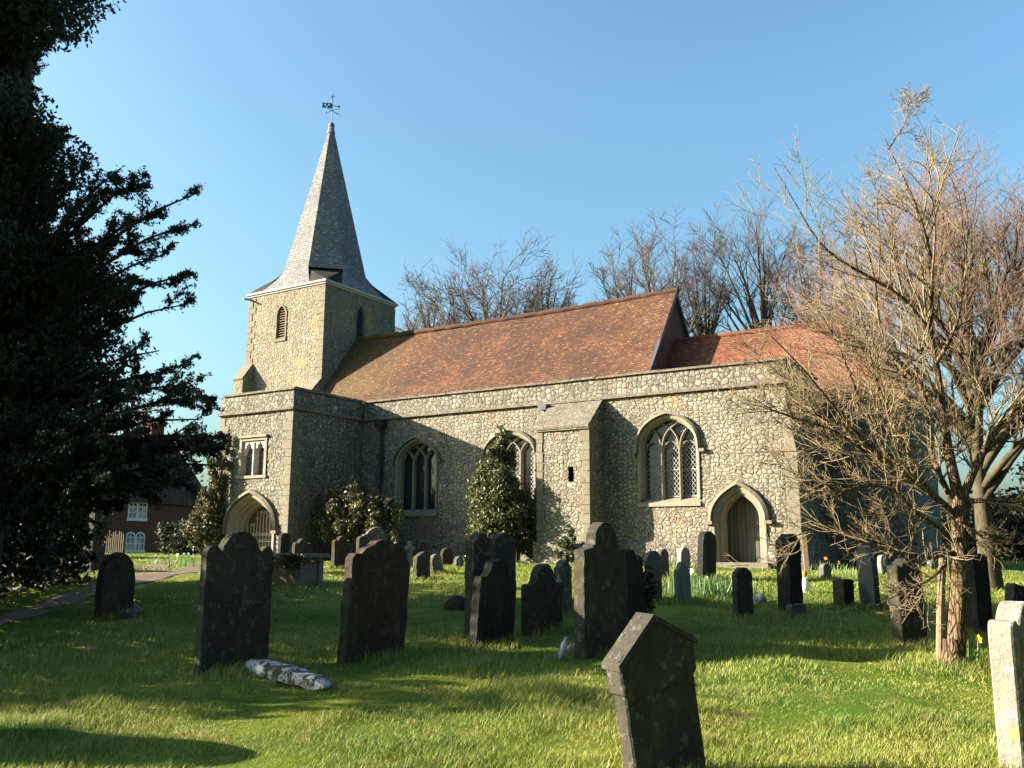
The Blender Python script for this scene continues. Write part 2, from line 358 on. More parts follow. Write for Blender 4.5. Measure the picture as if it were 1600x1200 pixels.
def leaf(name, c1, c2, rough=.5, trans=.25, spec=.4, nscale=1.5):
    t = NT(name); ri = t.n('Attribute', attribute_name='tone').outputs['Fac']
    k = t.mix(ri, c1, c2)
    def ex(p):
        tr = t.n('BsdfTranslucent', {'Color': t.mix(.5, k, tuple(min(1, x*2.0) for x in c2))})
        mx = t.n('MixShader', {0: trans}); t.t.links.new(p.outputs[0], mx.inputs[1]); t.t.links.new(tr.outputs[0], mx.inputs[2]); return mx.outputs[0]
    return t.finish(k, rough, None, spec, extra=ex)
M['yew'] = leaf('yew_needles', (.010,.018,.008), (.022,.030,.010), .6, .10, .25)
M['holly'] = leaf('holly_leaf', (.022,.034,.010), (.115,.115,.040), .5, .10, .3)
M['laurel'] = leaf('shrub_leaf', (.035,.04,.014), (.14,.125,.05), .5, .10, .3)
M['hedge'] = leaf('dark_hedge_leaf', (.012,.018,.008), (.035,.04,.016), .6, .1, .3)
M['ivy'] = leaf('ivy_leaf', (.025,.045,.012), (.07,.09,.03), .4, .15, .5)
M['daff_leaf'] = leaf('daffodil_leaf', (.05,.11,.03), (.10,.17,.05), .5, .3)
M['daff'] = plain('yellow_petal', (.80,.50,.02), .6, vary=.1)
M['white_petal'] = plain('white_petal', (.85,.85,.78), .6, vary=.05)
M['orange_petal'] = plain('orange_petal', (.8,.2,.03), .6, vary=.1)
# grass blades and the sheet below them share one noise-driven palette
def grass_color(t, o):
    n1 = t.noise(o, .55, 4, .6); n2 = t.noise(o, 3.0, 5, .7); n3 = t.noise(o, 14, 4, .7)
    k = t.mix(t.ramp(n1, .38, .62), (.070,.138,.006), (.165,.205,.014))
    k = t.mix(t.ramp(n2, .5, .68, 0, .75), k, (.27,.24,.06))
    k = t.mix(t.ramp(n3, .5, .75, 0, .45), k, (.045,.085,.010))
    k = t.mix(t.ramp(t.noise(o, 1.7, 5, .7), .62, .70, 0, .7), k, (.15,.10,.04))
    return k
t = NT('grass_blade'); gt = t.n('Attribute', attribute_name='tone').outputs['Fac']
gk = t.mix(t.ramp(gt, .0, 1., 0, .6), grass_color(t, t.obj()), (.36,.33,.12)); gk = t.mix(t.ramp(gt, .5, 0., 0, .5), gk, (.04,.09,.01))
def _gx(p):
    tr = t.n('BsdfTranslucent', {'Color': gk}); mx = t.n('MixShader', {0: .22})
    t.t.links.new(p.outputs[0], mx.inputs[1]); t.t.links.new(tr.outputs[0], mx.inputs[2]); return mx.outputs[0]
M['grass'] = t.finish(gk, .6, None, .25, extra=_gx)
t = NT('turf'); o = t.obj(); gk2 = grass_color(t, o)
gk2 = t.mix(t.ramp(t.noise(o, 1.7, 5, .7), .6, .7, 0, .8), gk2, (.16,.095,.045))
gk2 = t.mix(.35, gk2, (.03,.045,.01))
M['turf'] = t.finish(gk2, .95, t.bump(t.math('ADD', t.noise(o, 40, 5, .75), t.noise(o, 9, 4, .7)), .04), .1)
t = NT('gravel_path'); o = t.obj()
M['path'] = t.finish(t.mix(t.ramp(t.noise(o, 60, 4, .7), .35, .65), (.12,.085,.06), (.20,.15,.11)), .95, t.bump(t.noise(o, 70, 3, .7), .01), .1)

# ------------------------------------------------------------------ ground sheet
def vnoise(x, y, s, seed=0):
    """smooth value noise, numpy"""
    rs = np.random.RandomState(seed); T = rs.rand(256, 256)
    X = x/s + 1000.0; Y = y/s + 1000.0; i = np.floor(X).astype(int); j = np.floor(Y).astype(int); fx = X-i; fy = Y-j
    fx = fx*fx*(3-2*fx); fy = fy*fy*(3-2*fy)
    g = lambda a, b: T[a % 256, b % 256]
    return (g(i,j)*(1-fx)+g(i+1,j)*fx)*(1-fy) + (g(i,j+1)*(1-fx)+g(i+1,j+1)*fx)*fy
rr = np.concatenate([[0.01], np.geomspace(1.0, 60, 330), np.geomspace(62, 1500, 30)]); na = 420
aa = np.linspace(0, 2*pi, na, endpoint=False)
RR, AA = np.meshgrid(rr, aa, indexing='ij'); gx = RR*np.cos(AA); gy = RR*np.sin(AA)
gz = hfun(gx, gy) + np.where(RR < 40, .03*(vnoise(gx, gy, .55, 3)-.5) + .012*(vnoise(gx, gy, .17, 4)-.5), 0)
V = np.stack([gx, gy, gz], -1).reshape(-1, 3)
i0 = (np.arange(len(rr)-1)[:, None]*na + np.arange(na)[None]).ravel(); j0 = (np.arange(len(rr)-1)[:, None]*na + (np.arange(na)[None]+1) % na).ravel()
ground = npmesh('ground', V, np.stack([i0, i0+na, j0+na, j0], 1), M['turf']); tag(ground, kind='structure')

# ------------------------------------------------------------------ path
def strip(name, pts, w, mat):
    P = np.array(pts, float); n = 60; tt = np.linspace(0, len(P)-1, n); X = np.interp(tt, range(len(P)), P[:, 0]); Y = np.interp(tt, range(len(P)), P[:, 1])
    W = np.interp(tt, range(len(P)), w); dx = np.gradient(X); dy = np.gradient(Y); L = np.hypot(dx, dy); nx, ny = -dy/L, dx/L
    k = 7; rows = []
    for a in np.linspace(-.5, .5, k):
        x = X+nx*W*a; y = Y+ny*W*a; rows.append(np.stack([x, y, hfun(x, y)+.012], -1))
    V = np.stack(rows, 1).reshape(-1, 3); I = (np.arange(n-1)[:, None]*k+np.arange(k-1)[None]).ravel()
    return npmesh(name, V, np.stack([I, I+1, I+k+1, I+k], 1), mat)
pp = [site(-60, 985)[:2], site(40, 960)[:2], site(120, 930)[:2], site(190, 912)[:2], site(250, 896)[:2], site(320, 892)[:2], (-24, 20.6)]
tag(strip('path', pp, [.5,.5,.5,.6,.8,1.1,1.4], M['path']), kind='structure')
p2 = [site(232, 893)[:2], site(240, 885)[:2], site(255, 880)[:2], site(268, 876)[:2]]
tag(strip('footpath', p2, [.9,.7,.5,.4], M['path']), kind='structure')

# ------------------------------------------------------------------ arches and openings
def arch(xc, a, z0, zs, zt, n=14, k=.62, j=1.0):
    """outline bottom-left, up, over, bottom-right; (u, z) points of a pointed arch"""
    L = []
    for i in range(n+1):
        t_ = i/n; b0, b1, b2 = (1-t_)**2, 2*t_*(1-t_), t_*t_
        L.append((-a*b0 - a*j*b1, zs*b0 + (zs+(zt-zs)*k)*b1 + zt*b2))
    pts = [(-a, z0)] + L
    return [(xc+u, z) for u, z in pts] + [(xc-u, z) for u, z in pts[-2::-1]]
def inside(P, x, z):
    c = np.zeros(x.shape, bool); n = len(P)
    for i in range(n):
        x0, z0 = P[i]; x1, z1 = P[(i+1) % n]
        if z0 == z1: continue
        k = ((z0 > z) != (z1 > z)) & (x < (x1-x0)*(z-z0)/(z1-z0)+x0); c ^= k
    return c
def grid_wall(name, mat, parent, a0, a1, z0, z1, fn, holes=(), res=.045, flip=False, extra=None):
    """a finely divided wall face (for true displacement) with openings left out; fn(u, z) -> world"""
    nu = max(2, int(abs(a1-a0)/res)); nz = max(2, int((z1-z0)/res))
    U, Z = np.meshgrid(np.linspace(a0, a1, nu+1), np.linspace(z0, z1, nz+1), indexing='ij')
    V = np.array(fn(U.ravel(), Z.ravel())).T
    uc = (U[:-1, :-1]+U[1:, 1:])/2; zc = (Z[:-1, :-1]+Z[1:, 1:])/2; keep = np.ones(uc.shape, bool)
    for h in holes: keep &= ~inside(h, uc, zc)
    if extra is not None: keep &= extra(uc, zc)
    I = (np.arange(nu)[:, None]*(nz+1)+np.arange(nz)[None])
    I = I[keep]
    Q = np.stack([I, I+nz+1, I+nz+2, I+1], 1)
    if flip: Q = Q[:, ::-1]
    used = np.unique(Q); mp = -np.ones(len(V), int); mp[used] = np.arange(len(used))
    return npmesh(name, V[used], mp[Q], mat, parent)
def on_y(y): return lambda u, z: (u, np.full(np.shape(u), y) if np.ndim(u) else y, z)
def on_x(x): return lambda u, z: (np.full(np.shape(u), x) if np.ndim(u) else x, u, z)
def ring3(pts, y): return [(u, y, z) for u, z in pts]

CH = empty('church', (-17, 27, 1.25), 'medieval ragstone church with a shingled broach spire, red tiled nave roof and parapeted south aisle', 'church')
WY = 25.0; ZG = 1.0
# openings in the aisle wall: xc, half width, z0, spring, top
def bar(mb, pts, y0, y1, w, plane='y'):
    """square-section bar following (u, z) points"""
    n = len(pts); L = []; Rr = []
    for i in range(n):
        a = pts[max(i-1, 0)]; b = pts[min(i+1, n-1)]; dx, dz = b[0]-a[0], b[1]-a[1]; l = hypot(dx, dz) or 1
        nx, nz = -dz/l*w/2, dx/l*w/2; L.append((pts[i][0]+nx, pts[i][1]+nz)); Rr.append((pts[i][0]-nx, pts[i][1]-nz))
    m = w*.22
    rings = []
    for i in range(n):
        (lx, lz), (rx, rz) = L[i], Rr[i]; cx, cz = (lx+rx)/2, (lz+rz)/2
        k = .45
        rings.append([(lx, y1, lz), (lx, y0+.06, lz), (cx+(lx-cx)*k, y0, cz+(lz-cz)*k), (cx+(rx-cx)*k, y0, cz+(rz-cz)*k), (rx, y0+.06, rz), (rx, y1, rz)])
    mb.loft(rings, True); mb.face(rings[0]); mb.face(rings[-1][::-1])
def window(xc, a, z0, zs, zt, y, nl=3, kk=.62, jj=1.0, label=None, glass='lattice', tracery=True):
    """pointed window: surround (part) with glass, tracery, hood mould and sill (sub-parts)"""
    A = lambda d, top=None, zb=None: arch(xc, a+d, z0-(.0 if zb is None else zb), zs, zt+d*1.15, k=kk, j=jj)
    mb = MB()
    mb.loft([ring3(A(.115), y-.0), ring3(A(.115), y-.055), ring3(A(.07), y-.055), ring3(A(.02), y-.01), ring3(A(.02), y+.06), ring3(A(-.03), y+.13), ring3(A(-.03), y+.34)])
    sur = mb.build('window_surround', M['dressed'], CH, bevel=0)
    if label: sur['label'] = label
    ph = WLOC['church']; WLOC[sur.name] = ph
    # hood mould: projects, ends in returned stops
    hd = arch(xc, a+.12, zs-.14, zs, zt+.14, k=kk, j=jj); hd2 = arch(xc, a+.185, zs-.14, zs, zt+.22, k=kk, j=jj)
    mb = MB(); mb.loft([ring3(hd2, y-.03), ring3(hd2, y-.11), ring3(hd, y-.16), ring3(hd, y-.05)])
    for s in (-1, 1):
        x = xc+s*(a+.17); mb.box(min(x-.07, x+.07+s*.06), max(x-.07, x+.07+s*.06), y-.15, y+.02, zs-.19, zs-.10)
    mb.build('hood_mould', M['quoin'], sur)
    mb = MB(); mb.hexa([(xc-a-.12, y-.075, z0-.20), (xc+a+.12, y-.075, z0-.20), (xc+a+.12, y+.3, z0-.20), (xc-a-.12, y+.3, z0-.20),
                        (xc-a-.12, y-.075, z0-.10), (xc+a+.12, y-.075, z0-.10), (xc+a+.12, y+.3, z0+.05), (xc-a-.12, y+.3, z0+.05)])
    mb.build('sill', M['dressed'], sur)
    g = arch(xc, a+.0, z0-.05, zs, zt, k=kk, j=jj); mb = MB(); mb.face(ring3(g, y+.30)); mb.build('leaded_glass', M[glass], sur, weld=False)
    # mullions and intersecting tracery
    mb = MB(); W = 2*a/nl; yi = y+.13
    full = arch(xc, a-.02, z0-.3, zs, zt-.02, k=kk, j=jj)
    half = [(u-xc, z) for u, z in full if u <= xc+1e-6][1:]      # left flank spring -> apex
    mul = [xc-a+W*(i+1) for i in range(nl-1)]
    for x in mul: bar(mb, [(x, z0-.02), (x, zs)], yi, y+.29, .085)
    P = full
    def clip(pts):
        out = []
        for q in pts:
            if bool(inside(P, np.array([q[0]]), np.array([q[1]]))[0]): out.append(q)
            elif out: break
        return out
    if tracery:
        for i, x in enumerate(mul):
            for s in (-1, 1):
                arc = []
                for u, z in half: arc.append((x + s*(-(u+a))*1.0*(-1), z))
                arc = [(x + s*(u+a), z) for u, z in half]; arc2 = []
                ax, az = arc[-1]
                arc2 = arc + [(ax + s*(ax*0+.0)+s*k2*.06, az-.0*k2) for k2 in ()]
                c = clip([(x, zs-.01)] + arc2)
                if len(c) > 1: bar(mb, c, yi+.01, y+.285, .06)
        # cusped heads: small foils either side of every light
        for i in range(nl):
            x0 = xc-a+W*i; xm = x0+W/2; r = W*.40
            for s in (-1, 1):
                pts = [(xm+s*r*cos(t_)*1.0, zs-.03+r*.95*sin(t_)) for t_ in np.linspace(.05, 1.35, 7)]
                bar(mb, pts, yi+.05, y+.28, .035)
                cx, cz = xm+s*r*.86, zs+r*.50
                mb.prism([(cx+s*.03, cz-.05), (cx-s*.085, cz-.01), (cx+s*.02, cz+.06)], yi+.06, y+.27, lambda u, v, w: (u, w, v))
    mb.build('tracery', M['dressed'], sur)
    return A(.075, zb=.16)
holes = []
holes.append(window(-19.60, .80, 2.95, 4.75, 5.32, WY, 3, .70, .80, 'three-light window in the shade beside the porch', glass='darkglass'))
holes.append(window(-15.78, .86, 2.95, 4.78, 5.32, WY, 3, .72, .86, 'window half hidden behind the tall holly'))
holes.append(window(-10.33, .84, 3.10, 4.62, 5.46, WY, 3, .80, .98, 'sunlit three-light window beside the stair turret'))
# priest door
def door_surround(xc, prof, y, name, label=None, mat='dressed', k=.62):
    mb = MB(); mb.loft([ring3(arch(xc, a, ZG, zs, zt, k=k), y+d) for a, zs, zt, d in prof])
    return mb.build(name, M[mat], CH)
DX = -8.29
holes.append(arch(DX, .70, ZG-.1, 2.50, 3.40))
ds = door_surround(DX, [(.76,2.5,3.45,.0), (.76,2.5,3.45,-.065), (.70,2.5,3.38,-.065), (.66,2.5,3.34,-.01), (.62,2.5,3.30,-.01), (.60,2.5,3.28,.08), (.55,2.5,3.23,.08), (.52,2.5,3.20,.14), (.52,2.5,3.20,.60)], WY, 'door_surround')
hd = lambda d, zt: arch(DX, .77+d, 2.42, 2.50, zt)
mb = MB(); mb.loft([ring3(hd(.09,3.57), WY-.03), ring3(hd(.09,3.57), WY-.12), ring3(hd(0,3.46), WY-.17), ring3(hd(0,3.46), WY-.06)])
for s in (-1, 1): mb.box(DX+s*.84-.11, DX+s*.84+.11, WY-.17, WY+.02, 2.37, 2.46)
WLOC[ds.name] = WLOC['church']; mb.build('hood_mould', M['quoin'], ds)
mb = MB(); mb.face(ring3(arch(DX, .54, ZG, 2.5, 3.22), WY+.52)); mb.build('plank_door', M['door'], CH, weld=False)
mb = MB(); mb.box(DX-.85, DX+.85, WY-.30, WY+.3, ZG-.1, 1.33); mb.build('door_step', M['quoin'], CH, bevel=.015)
# aisle south wall with its parapet in one plane
aisle = grid_wall('aisle_wall', M['rubble'], CH, -22.1, -6.85, ZG-.2, 6.27, on_y(WY), holes)
WLOC[aisle.name] = WLOC['church']
def course(mb, x0, x1, y0, y1, z0, z1, ax='x', L=(.55, 1.1), seed=1, jit=.006, cham=.03):
    """a run of stones laid end to end (moulded top edge), tiny differences from stone to stone"""
    rs = random.Random(seed); x = x0
    while x < x1-1e-4:
        e = min(x1, x+rs.uniform(*L)); e = x1 if x1-e < .25 else e
        j = rs.uniform(-jit, jit); k = rs.uniform(-jit, jit)
        if ax == 'x': p = [(x+.003,y0+j),(e-.003,y0+j),(e-.003,y1),(x+.003,y1)]; q = [(x+.003,y0+j+cham),(e-.003,y0+j+cham),(e-.003,y1),(x+.003,y1)]
        else: p = [(y0,x+.003),(y1+j,x+.003),(y1+j,e-.003),(y0,e-.003)]; q = [(y0,x+.003),(y1+j-cham,x+.003),(y1+j-cham,e-.003),(y0,e-.003)]
        zc = z1-(z1-z0)*.4
        mb.hexa([(*a, z0+k*.5) for a in p]+[(*a, zc+k) for a in p]); mb.hexa([(*a, zc+k+.001) for a in p]+[(*a, z1+k) for a in q])
        x = e
    return mb
mb = MB(); mb.box(-21.7, -6.85, WY-.01, WY+.32, 6.26, 6.86); mb.box(-22.12, -21.7, WY-.01, WY+.32, 6.26, 6.86)
mb.box(-7.17, -6.84, WY+.325, 28.55, 6.26, 6.86); mb.build('aisle_parapet', M['parapet'], CH)
mb = MB(); course(mb, -22.0, -6.75, WY-.13, WY+.02, 6.19, 6.30, seed=2, cham=.06); course(mb, WY+.03, 28.5, -6.9, -6.72, 6.19, 6.30, 'y', seed=3)
mb.build('string_course', M['coping'], CH)
mb = MB(); course(mb, -22.05, -6.78, WY-.09, WY+.40, 6.862, 6.95, seed=4, cham=.10, jit=.012); course(mb, WY+.42, 28.5, -7.25, -6.77, 6.862, 6.95, 'y', seed=5)
mb.build('parapet_coping', M['coping'], CH)
mb = MB()
for x0, x1 in ((-22.0, -14.25), (-12.4, DX-.80), (DX+.80, -6.55)):
    mb.hexa([(x0,WY-.14,ZG-.2),(x1,WY-.14,ZG-.2),(x1,WY+.1,ZG-.2),(x0,WY+.1,ZG-.2),(x0,WY-.14,1.86),(x1,WY-.14,1.86),(x1,WY+.1,2.0),(x0,WY+.1,2.0)])
mb.box(-6.82, -6.5, WY-.138, 28.55, ZG-.2, 1.9)
mb.build('plinth', M['parapet'], CH)
grid_wall('aisle_end_wall', M['rubble'], CH, WY, 28.6, ZG-.2, 6.27, on_x(-6.86))
# raking buttress on the aisle's south-east corner
mb = MB(); mb.prism([(-6.95, ZG-.2), (-6.58, ZG-.2), (-6.60, 4.25), (-6.84, 5.75), (-6.95, 5.75)], WY-.03, WY+.75, lambda u, v, w: (u, w, v)); mb.build('corner_buttress', M['quoin'], CH, bevel=.02)

# quoins: alternating long and short blocks standing just proud of the rubble
def quoins(name, x, y, sx, sy, z0, z1, parent, mat='quoin', h=.30, a=.42, b=.24, proud=.035, seed=1):
    """corner at (x, y); sx, sy point into the building along x and y"""
    rs = random.Random(seed); mb = MB(); z = z0; i = 0
    while z < z1-.05:
        e = min(z1, z+h*rs.uniform(.85, 1.2)); la, lb = (a, b) if i % 2 else (b, a)
        la *= rs.uniform(.85, 1.1); lb *= rs.uniform(.85, 1.1); pr = proud+rs.uniform(-.006, .006)
        xa, xb = sorted((x-sx*pr, x+sx*la)); ya, yb = sorted((y-sy*pr, y+sy*lb))
        mb.box(xa, xb, ya, yb, z+.004, e-.004); z = e; i += 1
    return mb.build(name, M[mat], parent, bevel=.008)

# porch (two storeys)
PX0, PX1, PY = -25.6, -22.1, 21.53
gx_ = -23.83
pw = arch(gx_, 1.12, ZG-.2, 2.25, 3.38, k=.70)
pwin = [(-24.50,4.05),(-24.50,5.28),(-23.25,5.28),(-23.25,4.05)]
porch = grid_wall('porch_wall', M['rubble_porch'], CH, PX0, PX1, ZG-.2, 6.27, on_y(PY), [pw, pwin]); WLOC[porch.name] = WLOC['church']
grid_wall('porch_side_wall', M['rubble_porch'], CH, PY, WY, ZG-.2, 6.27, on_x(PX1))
mb = MB(); mb.box(PX0, PX0+.3, PY+.05, 29.0, ZG-.2, 6.27); mb.box(PX0+.3, -22.2, 28.7, 29.0, ZG-.2, 6.9); mb.build('porch_west_wall', M['rubble_porch'], CH)
quoins('porch_quoins', PX1, PY, -1, 1, ZG-.1, 6.2, CH, seed=4, mat='quoin'); quoins('porch_quoins', PX0, PY, 1, 1, ZG-.1, 6.2, CH, seed=5)
mb = MB(); mb.box(PX0, PX1, PY-.01, PY+.32, 6.26, 6.86); mb.box(PX1-.33, PX1+.01, PY+.325, WY-.02, 6.26, 6.858); mb.box(PX0-.005, PX0+.33, PY+.325, 29, 6.26, 6.858)
mb.build('porch_parapet', M['parapet'], CH)
mb = MB(); course(mb, PX0-.08, PX1+.09, PY-.13, PY+.02, 6.19, 6.30, seed=7, cham=.06); course(mb, PY+.03, WY-.14, PX1-.02, PX1+.09, 6.19, 6.30, 'y', seed=8)
mb.build('string_course', M['coping'], CH)
mb = MB(); course(mb, PX0+.10, PX1+.07, PY-.08, PY+.40, 6.862, 6.955, seed=9, cham=.09, jit=.01); course(mb, PY+.42, WY-.10, PX1-.40, PX1+.07, 6.862, 6.95, 'y', seed=10, jit=.01); course(mb, PY+.42, 29, PX0+.1-.1, PX0+.40, 6.862, 6.95, 'y', seed=11)
mb.build('parapet_coping', M['coping'], CH)
mb = MB(); mb.box(PX0+.34, PX1-.35, PY+.34, 28.6, 6.40, 6.46); mb.box(PX1-.34, -7.2, WY+.33, 27.9, 6.40, 6.46); mb.build('lead_roof', M['lead'], CH)
# porch doorway: stepped orders, hood mould, gates
pd = door_surround(gx_, [(1.18,2.25,3.46,0), (1.18,2.25,3.46,-.06), (1.08,2.25,3.36,-.06), (1.04,2.25,3.32,.02), (.98,2.25,3.26,.10), (.98,2.25,3.26,.16), (.90,2.25,3.18,.20), (.86,2.25,3.14,.34), (.80,2.25,3.08,.38), (.80,2.25,3.08,.62)], PY, 'porch_doorway', k=.70)
WLOC[pd.name] = WLOC['church']
hp = lambda d, zt: arch(gx_, 1.18+d, 2.18, 2.25, zt, k=.70)
mb = MB(); mb.loft([ring3(hp(.10,3.60), PY-.03), ring3(hp(.10,3.60), PY-.12), ring3(hp(0,3.48), PY-.18), ring3(hp(0,3.48), PY-.06)])
for s in (-1, 1): mb.box(gx_+s*1.25-.12, gx_+s*1.25+.12, PY-.18, PY+.02, 2.12, 2.22)
mb.build('hood_mould', M['quoin'], pd)
mb = MB(); mb.face(ring3(arch(gx_, .82, ZG, 2.25, 3.10, k=.70), PY+.58)); gate = mb.build('porch_gate', M['gate'], CH, weld=False); WLOC[gate.name] = WLOC['church']
mb = MB(); yb = PY+.555
for z in (2.08, 1.86):
    mb.box(gx_-.79, gx_+.79, yb, yb+.02, z, z+.022)
    for i in range(12):
        x = gx_-.72+i*.131
        mb.tube([(x-.035, yb+.01, z+.03), (x-.02, yb+.01, z+.075), (x, yb+.01, z+.088), (x+.02, yb+.01, z+.075), (x+.035, yb+.01, z+.03)], .009, 4)
for i in range(11): mb.box(gx_-.75+i*.15-.006, gx_-.75+i*.15+.006, yb, yb+.02, 1.2, 2.9 if abs(i-5) < 3 else 2.5)
for x, z in ((.10,2.86),(.22,2.72),(.36,2.60),(.48,2.44),(.60,2.30),(-.12,2.86),(-.3,2.66),(-.5,2.42)):
    mb.tube([(gx_+x+.045*cos(q), yb+.005, z+.045*sin(q)) for q in np.linspace(0, 2*pi, 9)], .008, 4)
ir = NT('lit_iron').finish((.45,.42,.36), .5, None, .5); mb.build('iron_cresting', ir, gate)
# porch upper window: two cusped lights in a square frame
fx0, fx1, fz0, fz1 = -24.42, -23.33, 4.12, 5.18
mb = MB()
mb.box(fx0-.12, fx0, PY-.05, PY+.28, fz0-.06, fz1+.06); mb.box(fx1, fx1+.12, PY-.05, PY+.28, fz0-.06, fz1+.06)
mb.box(fx0-.12, fx1+.12, PY-.052, PY+.28, fz1+.061, fz1+.16); mb.box(fx0-.16, fx1+.16, PY-.07, PY+.28, fz0-.16, fz0-.061)
mb.box(fx0-.14, fx1+.14, PY-.12, PY+.02, fz1+.161, fz1+.24)
pwn = mb.build('porch_window', M['dressed'], CH, bevel=.01); WLOC[pwn.name] = WLOC['church']
mb = MB(); xm = (fx0+fx1)/2; bar(mb, [(xm, fz0-.05), (xm, fz1)], PY-.02, PY+.24, .11)
for c in ((fx0+xm)/2, (fx1+xm)/2):
    w = (fx1-fx0)/4
    for s in (-1, 1):
        mb.prism([(c+s*w, fz1+.05), (c+s*.0, fz1+.05), (c+s*w*.12, fz1-.02), (c+s*w*.45, fz1-.10), (c+s*w*.45, fz1-.17), (c+s*w*.72, fz1-.22), (c+s*w, fz1-.42)], PY+.02, PY+.22, lambda u, v, w_: (u, w_, v))
mb.build('tracery', M['white_stone'], pwn)
mb = MB(); mb.box(fx0, fx1, PY+.20, PY+.21, fz0-.05, fz1+.05); mb.build('leaded_glass', M['lattice'], pwn)

# stair turret
TX0, TX1, TY = -14.2, -12.45, 24.07
tur = grid_wall('stair_turret', M['rubble'], CH, TX0, TX1, ZG-.2, 5.36, on_y(TY), [[(-13.14,3.66),(-13.14,4.08),(-12.96,4.08),(-12.96,3.66)]]); WLOC[tur.name] = WLOC['church']
def trap(u, z): return z < 5.38+(u-TY)*.92
grid_wall('turret_side_wall', M['rubble'], CH, TY, WY, ZG-.2, 6.27, on_x(TX1), extra=trap)
grid_wall('turret_side_wall', M['rubble'], CH, TY, WY, ZG-.2, 6.27, on_x(TX0), extra=trap, flip=True)
quoins('turret_quoins', TX1, TY, -1, 1, ZG, 5.3, CH, a=.30, b=.2, seed=8); quoins('turret_quoins', TX0, TY, 1, 1, ZG, 5.3, CH, a=.22, b=.2, seed=9, mat='quoin')
mb = MB(); mb.box(-13.2, -12.9, TY+.20, TY+.22, 3.6, 4.15); mb.build('slit_window', M['iron'], CH)
mb = MB()
for i in range(4):
    y0 = TY-.12+i*.245; z0 = 5.34+(y0-TY)*.92
    mb.hexa([(TX0-.06,y0,z0),(TX1+.06,y0,z0),(TX1+.06,y0+.27,z0+.225),(TX0-.06,y0+.27,z0+.225),(TX0-.06,y0-.015,z0+.085),(TX1+.06,y0-.015,z0+.085),(TX1+.06,y0+.255,z0+.30),(TX0-.06,y0+.255,z0+.30)])
mb.build('turret_roof', M['coping'], CH, bevel=.012)
mb = MB(); course(mb, TX0-.05, TX1+.05, TY-.09, TY+.02, 5.20, 5.29, seed=12, cham=.04); mb.build('turret_eaves_course', M['dressed'], CH)
mb = MB(); mb.hexa([(TX0-.1,TY-.14,ZG-.2),(TX1+.1,TY-.14,ZG-.2),(TX1+.1,WY-.15,ZG-.2),(TX0-.1,WY-.15,ZG-.2),(TX0-.1,TY-.14,1.88),(TX1+.1,TY-.14,1.88),(TX1+.02,WY-.15,2.0),(TX0-.02,WY-.15,2.0)]); mb.build('turret_plinth', M['parapet'], CH)
# rainwater goods
mb = MB(); mb.hexa([(-14.52,WY-.30,6.00),(-14.30,WY-.30,6.00),(-14.30,WY-.07,6.00),(-14.52,WY-.07,6.00),(-14.60,WY-.36,6.17),(-14.24,WY-.36,6.17),(-14.24,WY-.07,6.17),(-14.60,WY-.07,6.17)])
mb.tube([(-14.41,WY-.17,6.0),(-14.41,WY-.17,5.8),(-14.36,WY-.12,5.5),(-14.36,WY-.12,1.2)], .045, 8); mb.build('downpipe', M['lead'], CH)
mb = MB(); mb.box(-21.28,-20.95,WY-.32,WY-.06,5.90,6.12); mb.tube([(-21.11,WY-.17,5.95),(-21.11,WY-.13,5.6),(-21.11,WY-.13,1.2)], .055, 8)
for z in (4.8, 3.4, 2.0): mb.box(-21.2,-21.02,WY-.2,WY-.02,z,z+.06)
mb.build('downpipe', M['iron'], CH)

# nave
RY, RZ = 31.2, 11.24; SL = 1.318
def roof_face(mb, pts, along, down, org):
    a = Vector(along); d = Vector(down).normalized(); o_ = Vector(org)
    mb.face(pts, [((Vector(p)-o_).dot(a), (Vector(p)-o_).dot(d)) for p in pts])
def roof_grid(mb, x0, x1, top, bot, sag=.0, nx=60, ny=14, seed=0):
    """roof slope from ridge (y,z) to eave (y,z) with slight old-roof waviness; UV in metres"""
    rs = np.random.RandomState(seed); L = hypot(top[0]-bot[0], top[1]-bot[1])
    n = Vector((0, -(top[1]-bot[1]) if bot[0] < top[0] else (top[1]-bot[1]), abs(top[0]-bot[0]))).normalized()
    P = {}
    for i in range(nx+1):
        for j in range(ny+1):
            u = x0+(x1-x0)*i/nx; v = j/ny
            w = (float(vnoise(np.array([u+seed*9]), np.array([v*L]), 1.7, 5)[0])-.5)*.10*(1 if 0 < i < nx else .4) - sag*sin(pi*i/nx)*(1-v*.6)
            P[i, j] = (Vector((u, top[0]+(bot[0]-top[0])*v, top[1]+(bot[1]-top[1])*v)) + n*w, (u, v*L))
    for i in range(nx):
        for j in range(ny):
            q = [P[i, j], P[i+1, j], P[i+1, j+1], P[i, j+1]]; mb.face([p for p, _ in q], [u for _, u in q])
mb = MB(); roof_grid(mb, -28.22, -12.38, (RY, RZ), (28.0, RZ-(RY-28.0)*SL), .10); nr = mb.build('nave_roof', M['tile'], CH, smooth=True); WLOC[nr.name] = WLOC['church']
mb = MB(); roof_grid(mb, -28.22, -12.38, (28.0, RZ-(RY-28.0)*SL-.002), (25.6, 6.47), 0, 40, 6, 2); mb.build('aisle_roof', M['tile'], CH, smooth=True)
mb = MB(); roof_grid(mb, -28.22, -12.38, (RY, RZ), (34.4, RZ-3.2*SL), .05, 60, 14, 3); mb.build('nave_roof_north_slope', M['tile'], CH, smooth=True)
mb = MB()
for i in range(52):
    x = -28.2+i*.305; mb.tube([(x, RY, RZ-.03+.02*sin(i*2.1)-.10*sin(pi*i/52)), (x+.30, RY, RZ-.03+.02*sin(i*2.1+.5)-.10*sin(pi*(i+1)/52))], [.115, .105], 10)
mb.build('ridge_tiles', M['tile'], nr)
mb = MB(); mb.box(-28.3, -12.6, 28.2, 34.1, ZG, 7.0); mb.build('nave_wall', M['parapet'], CH)
GX = -12.5
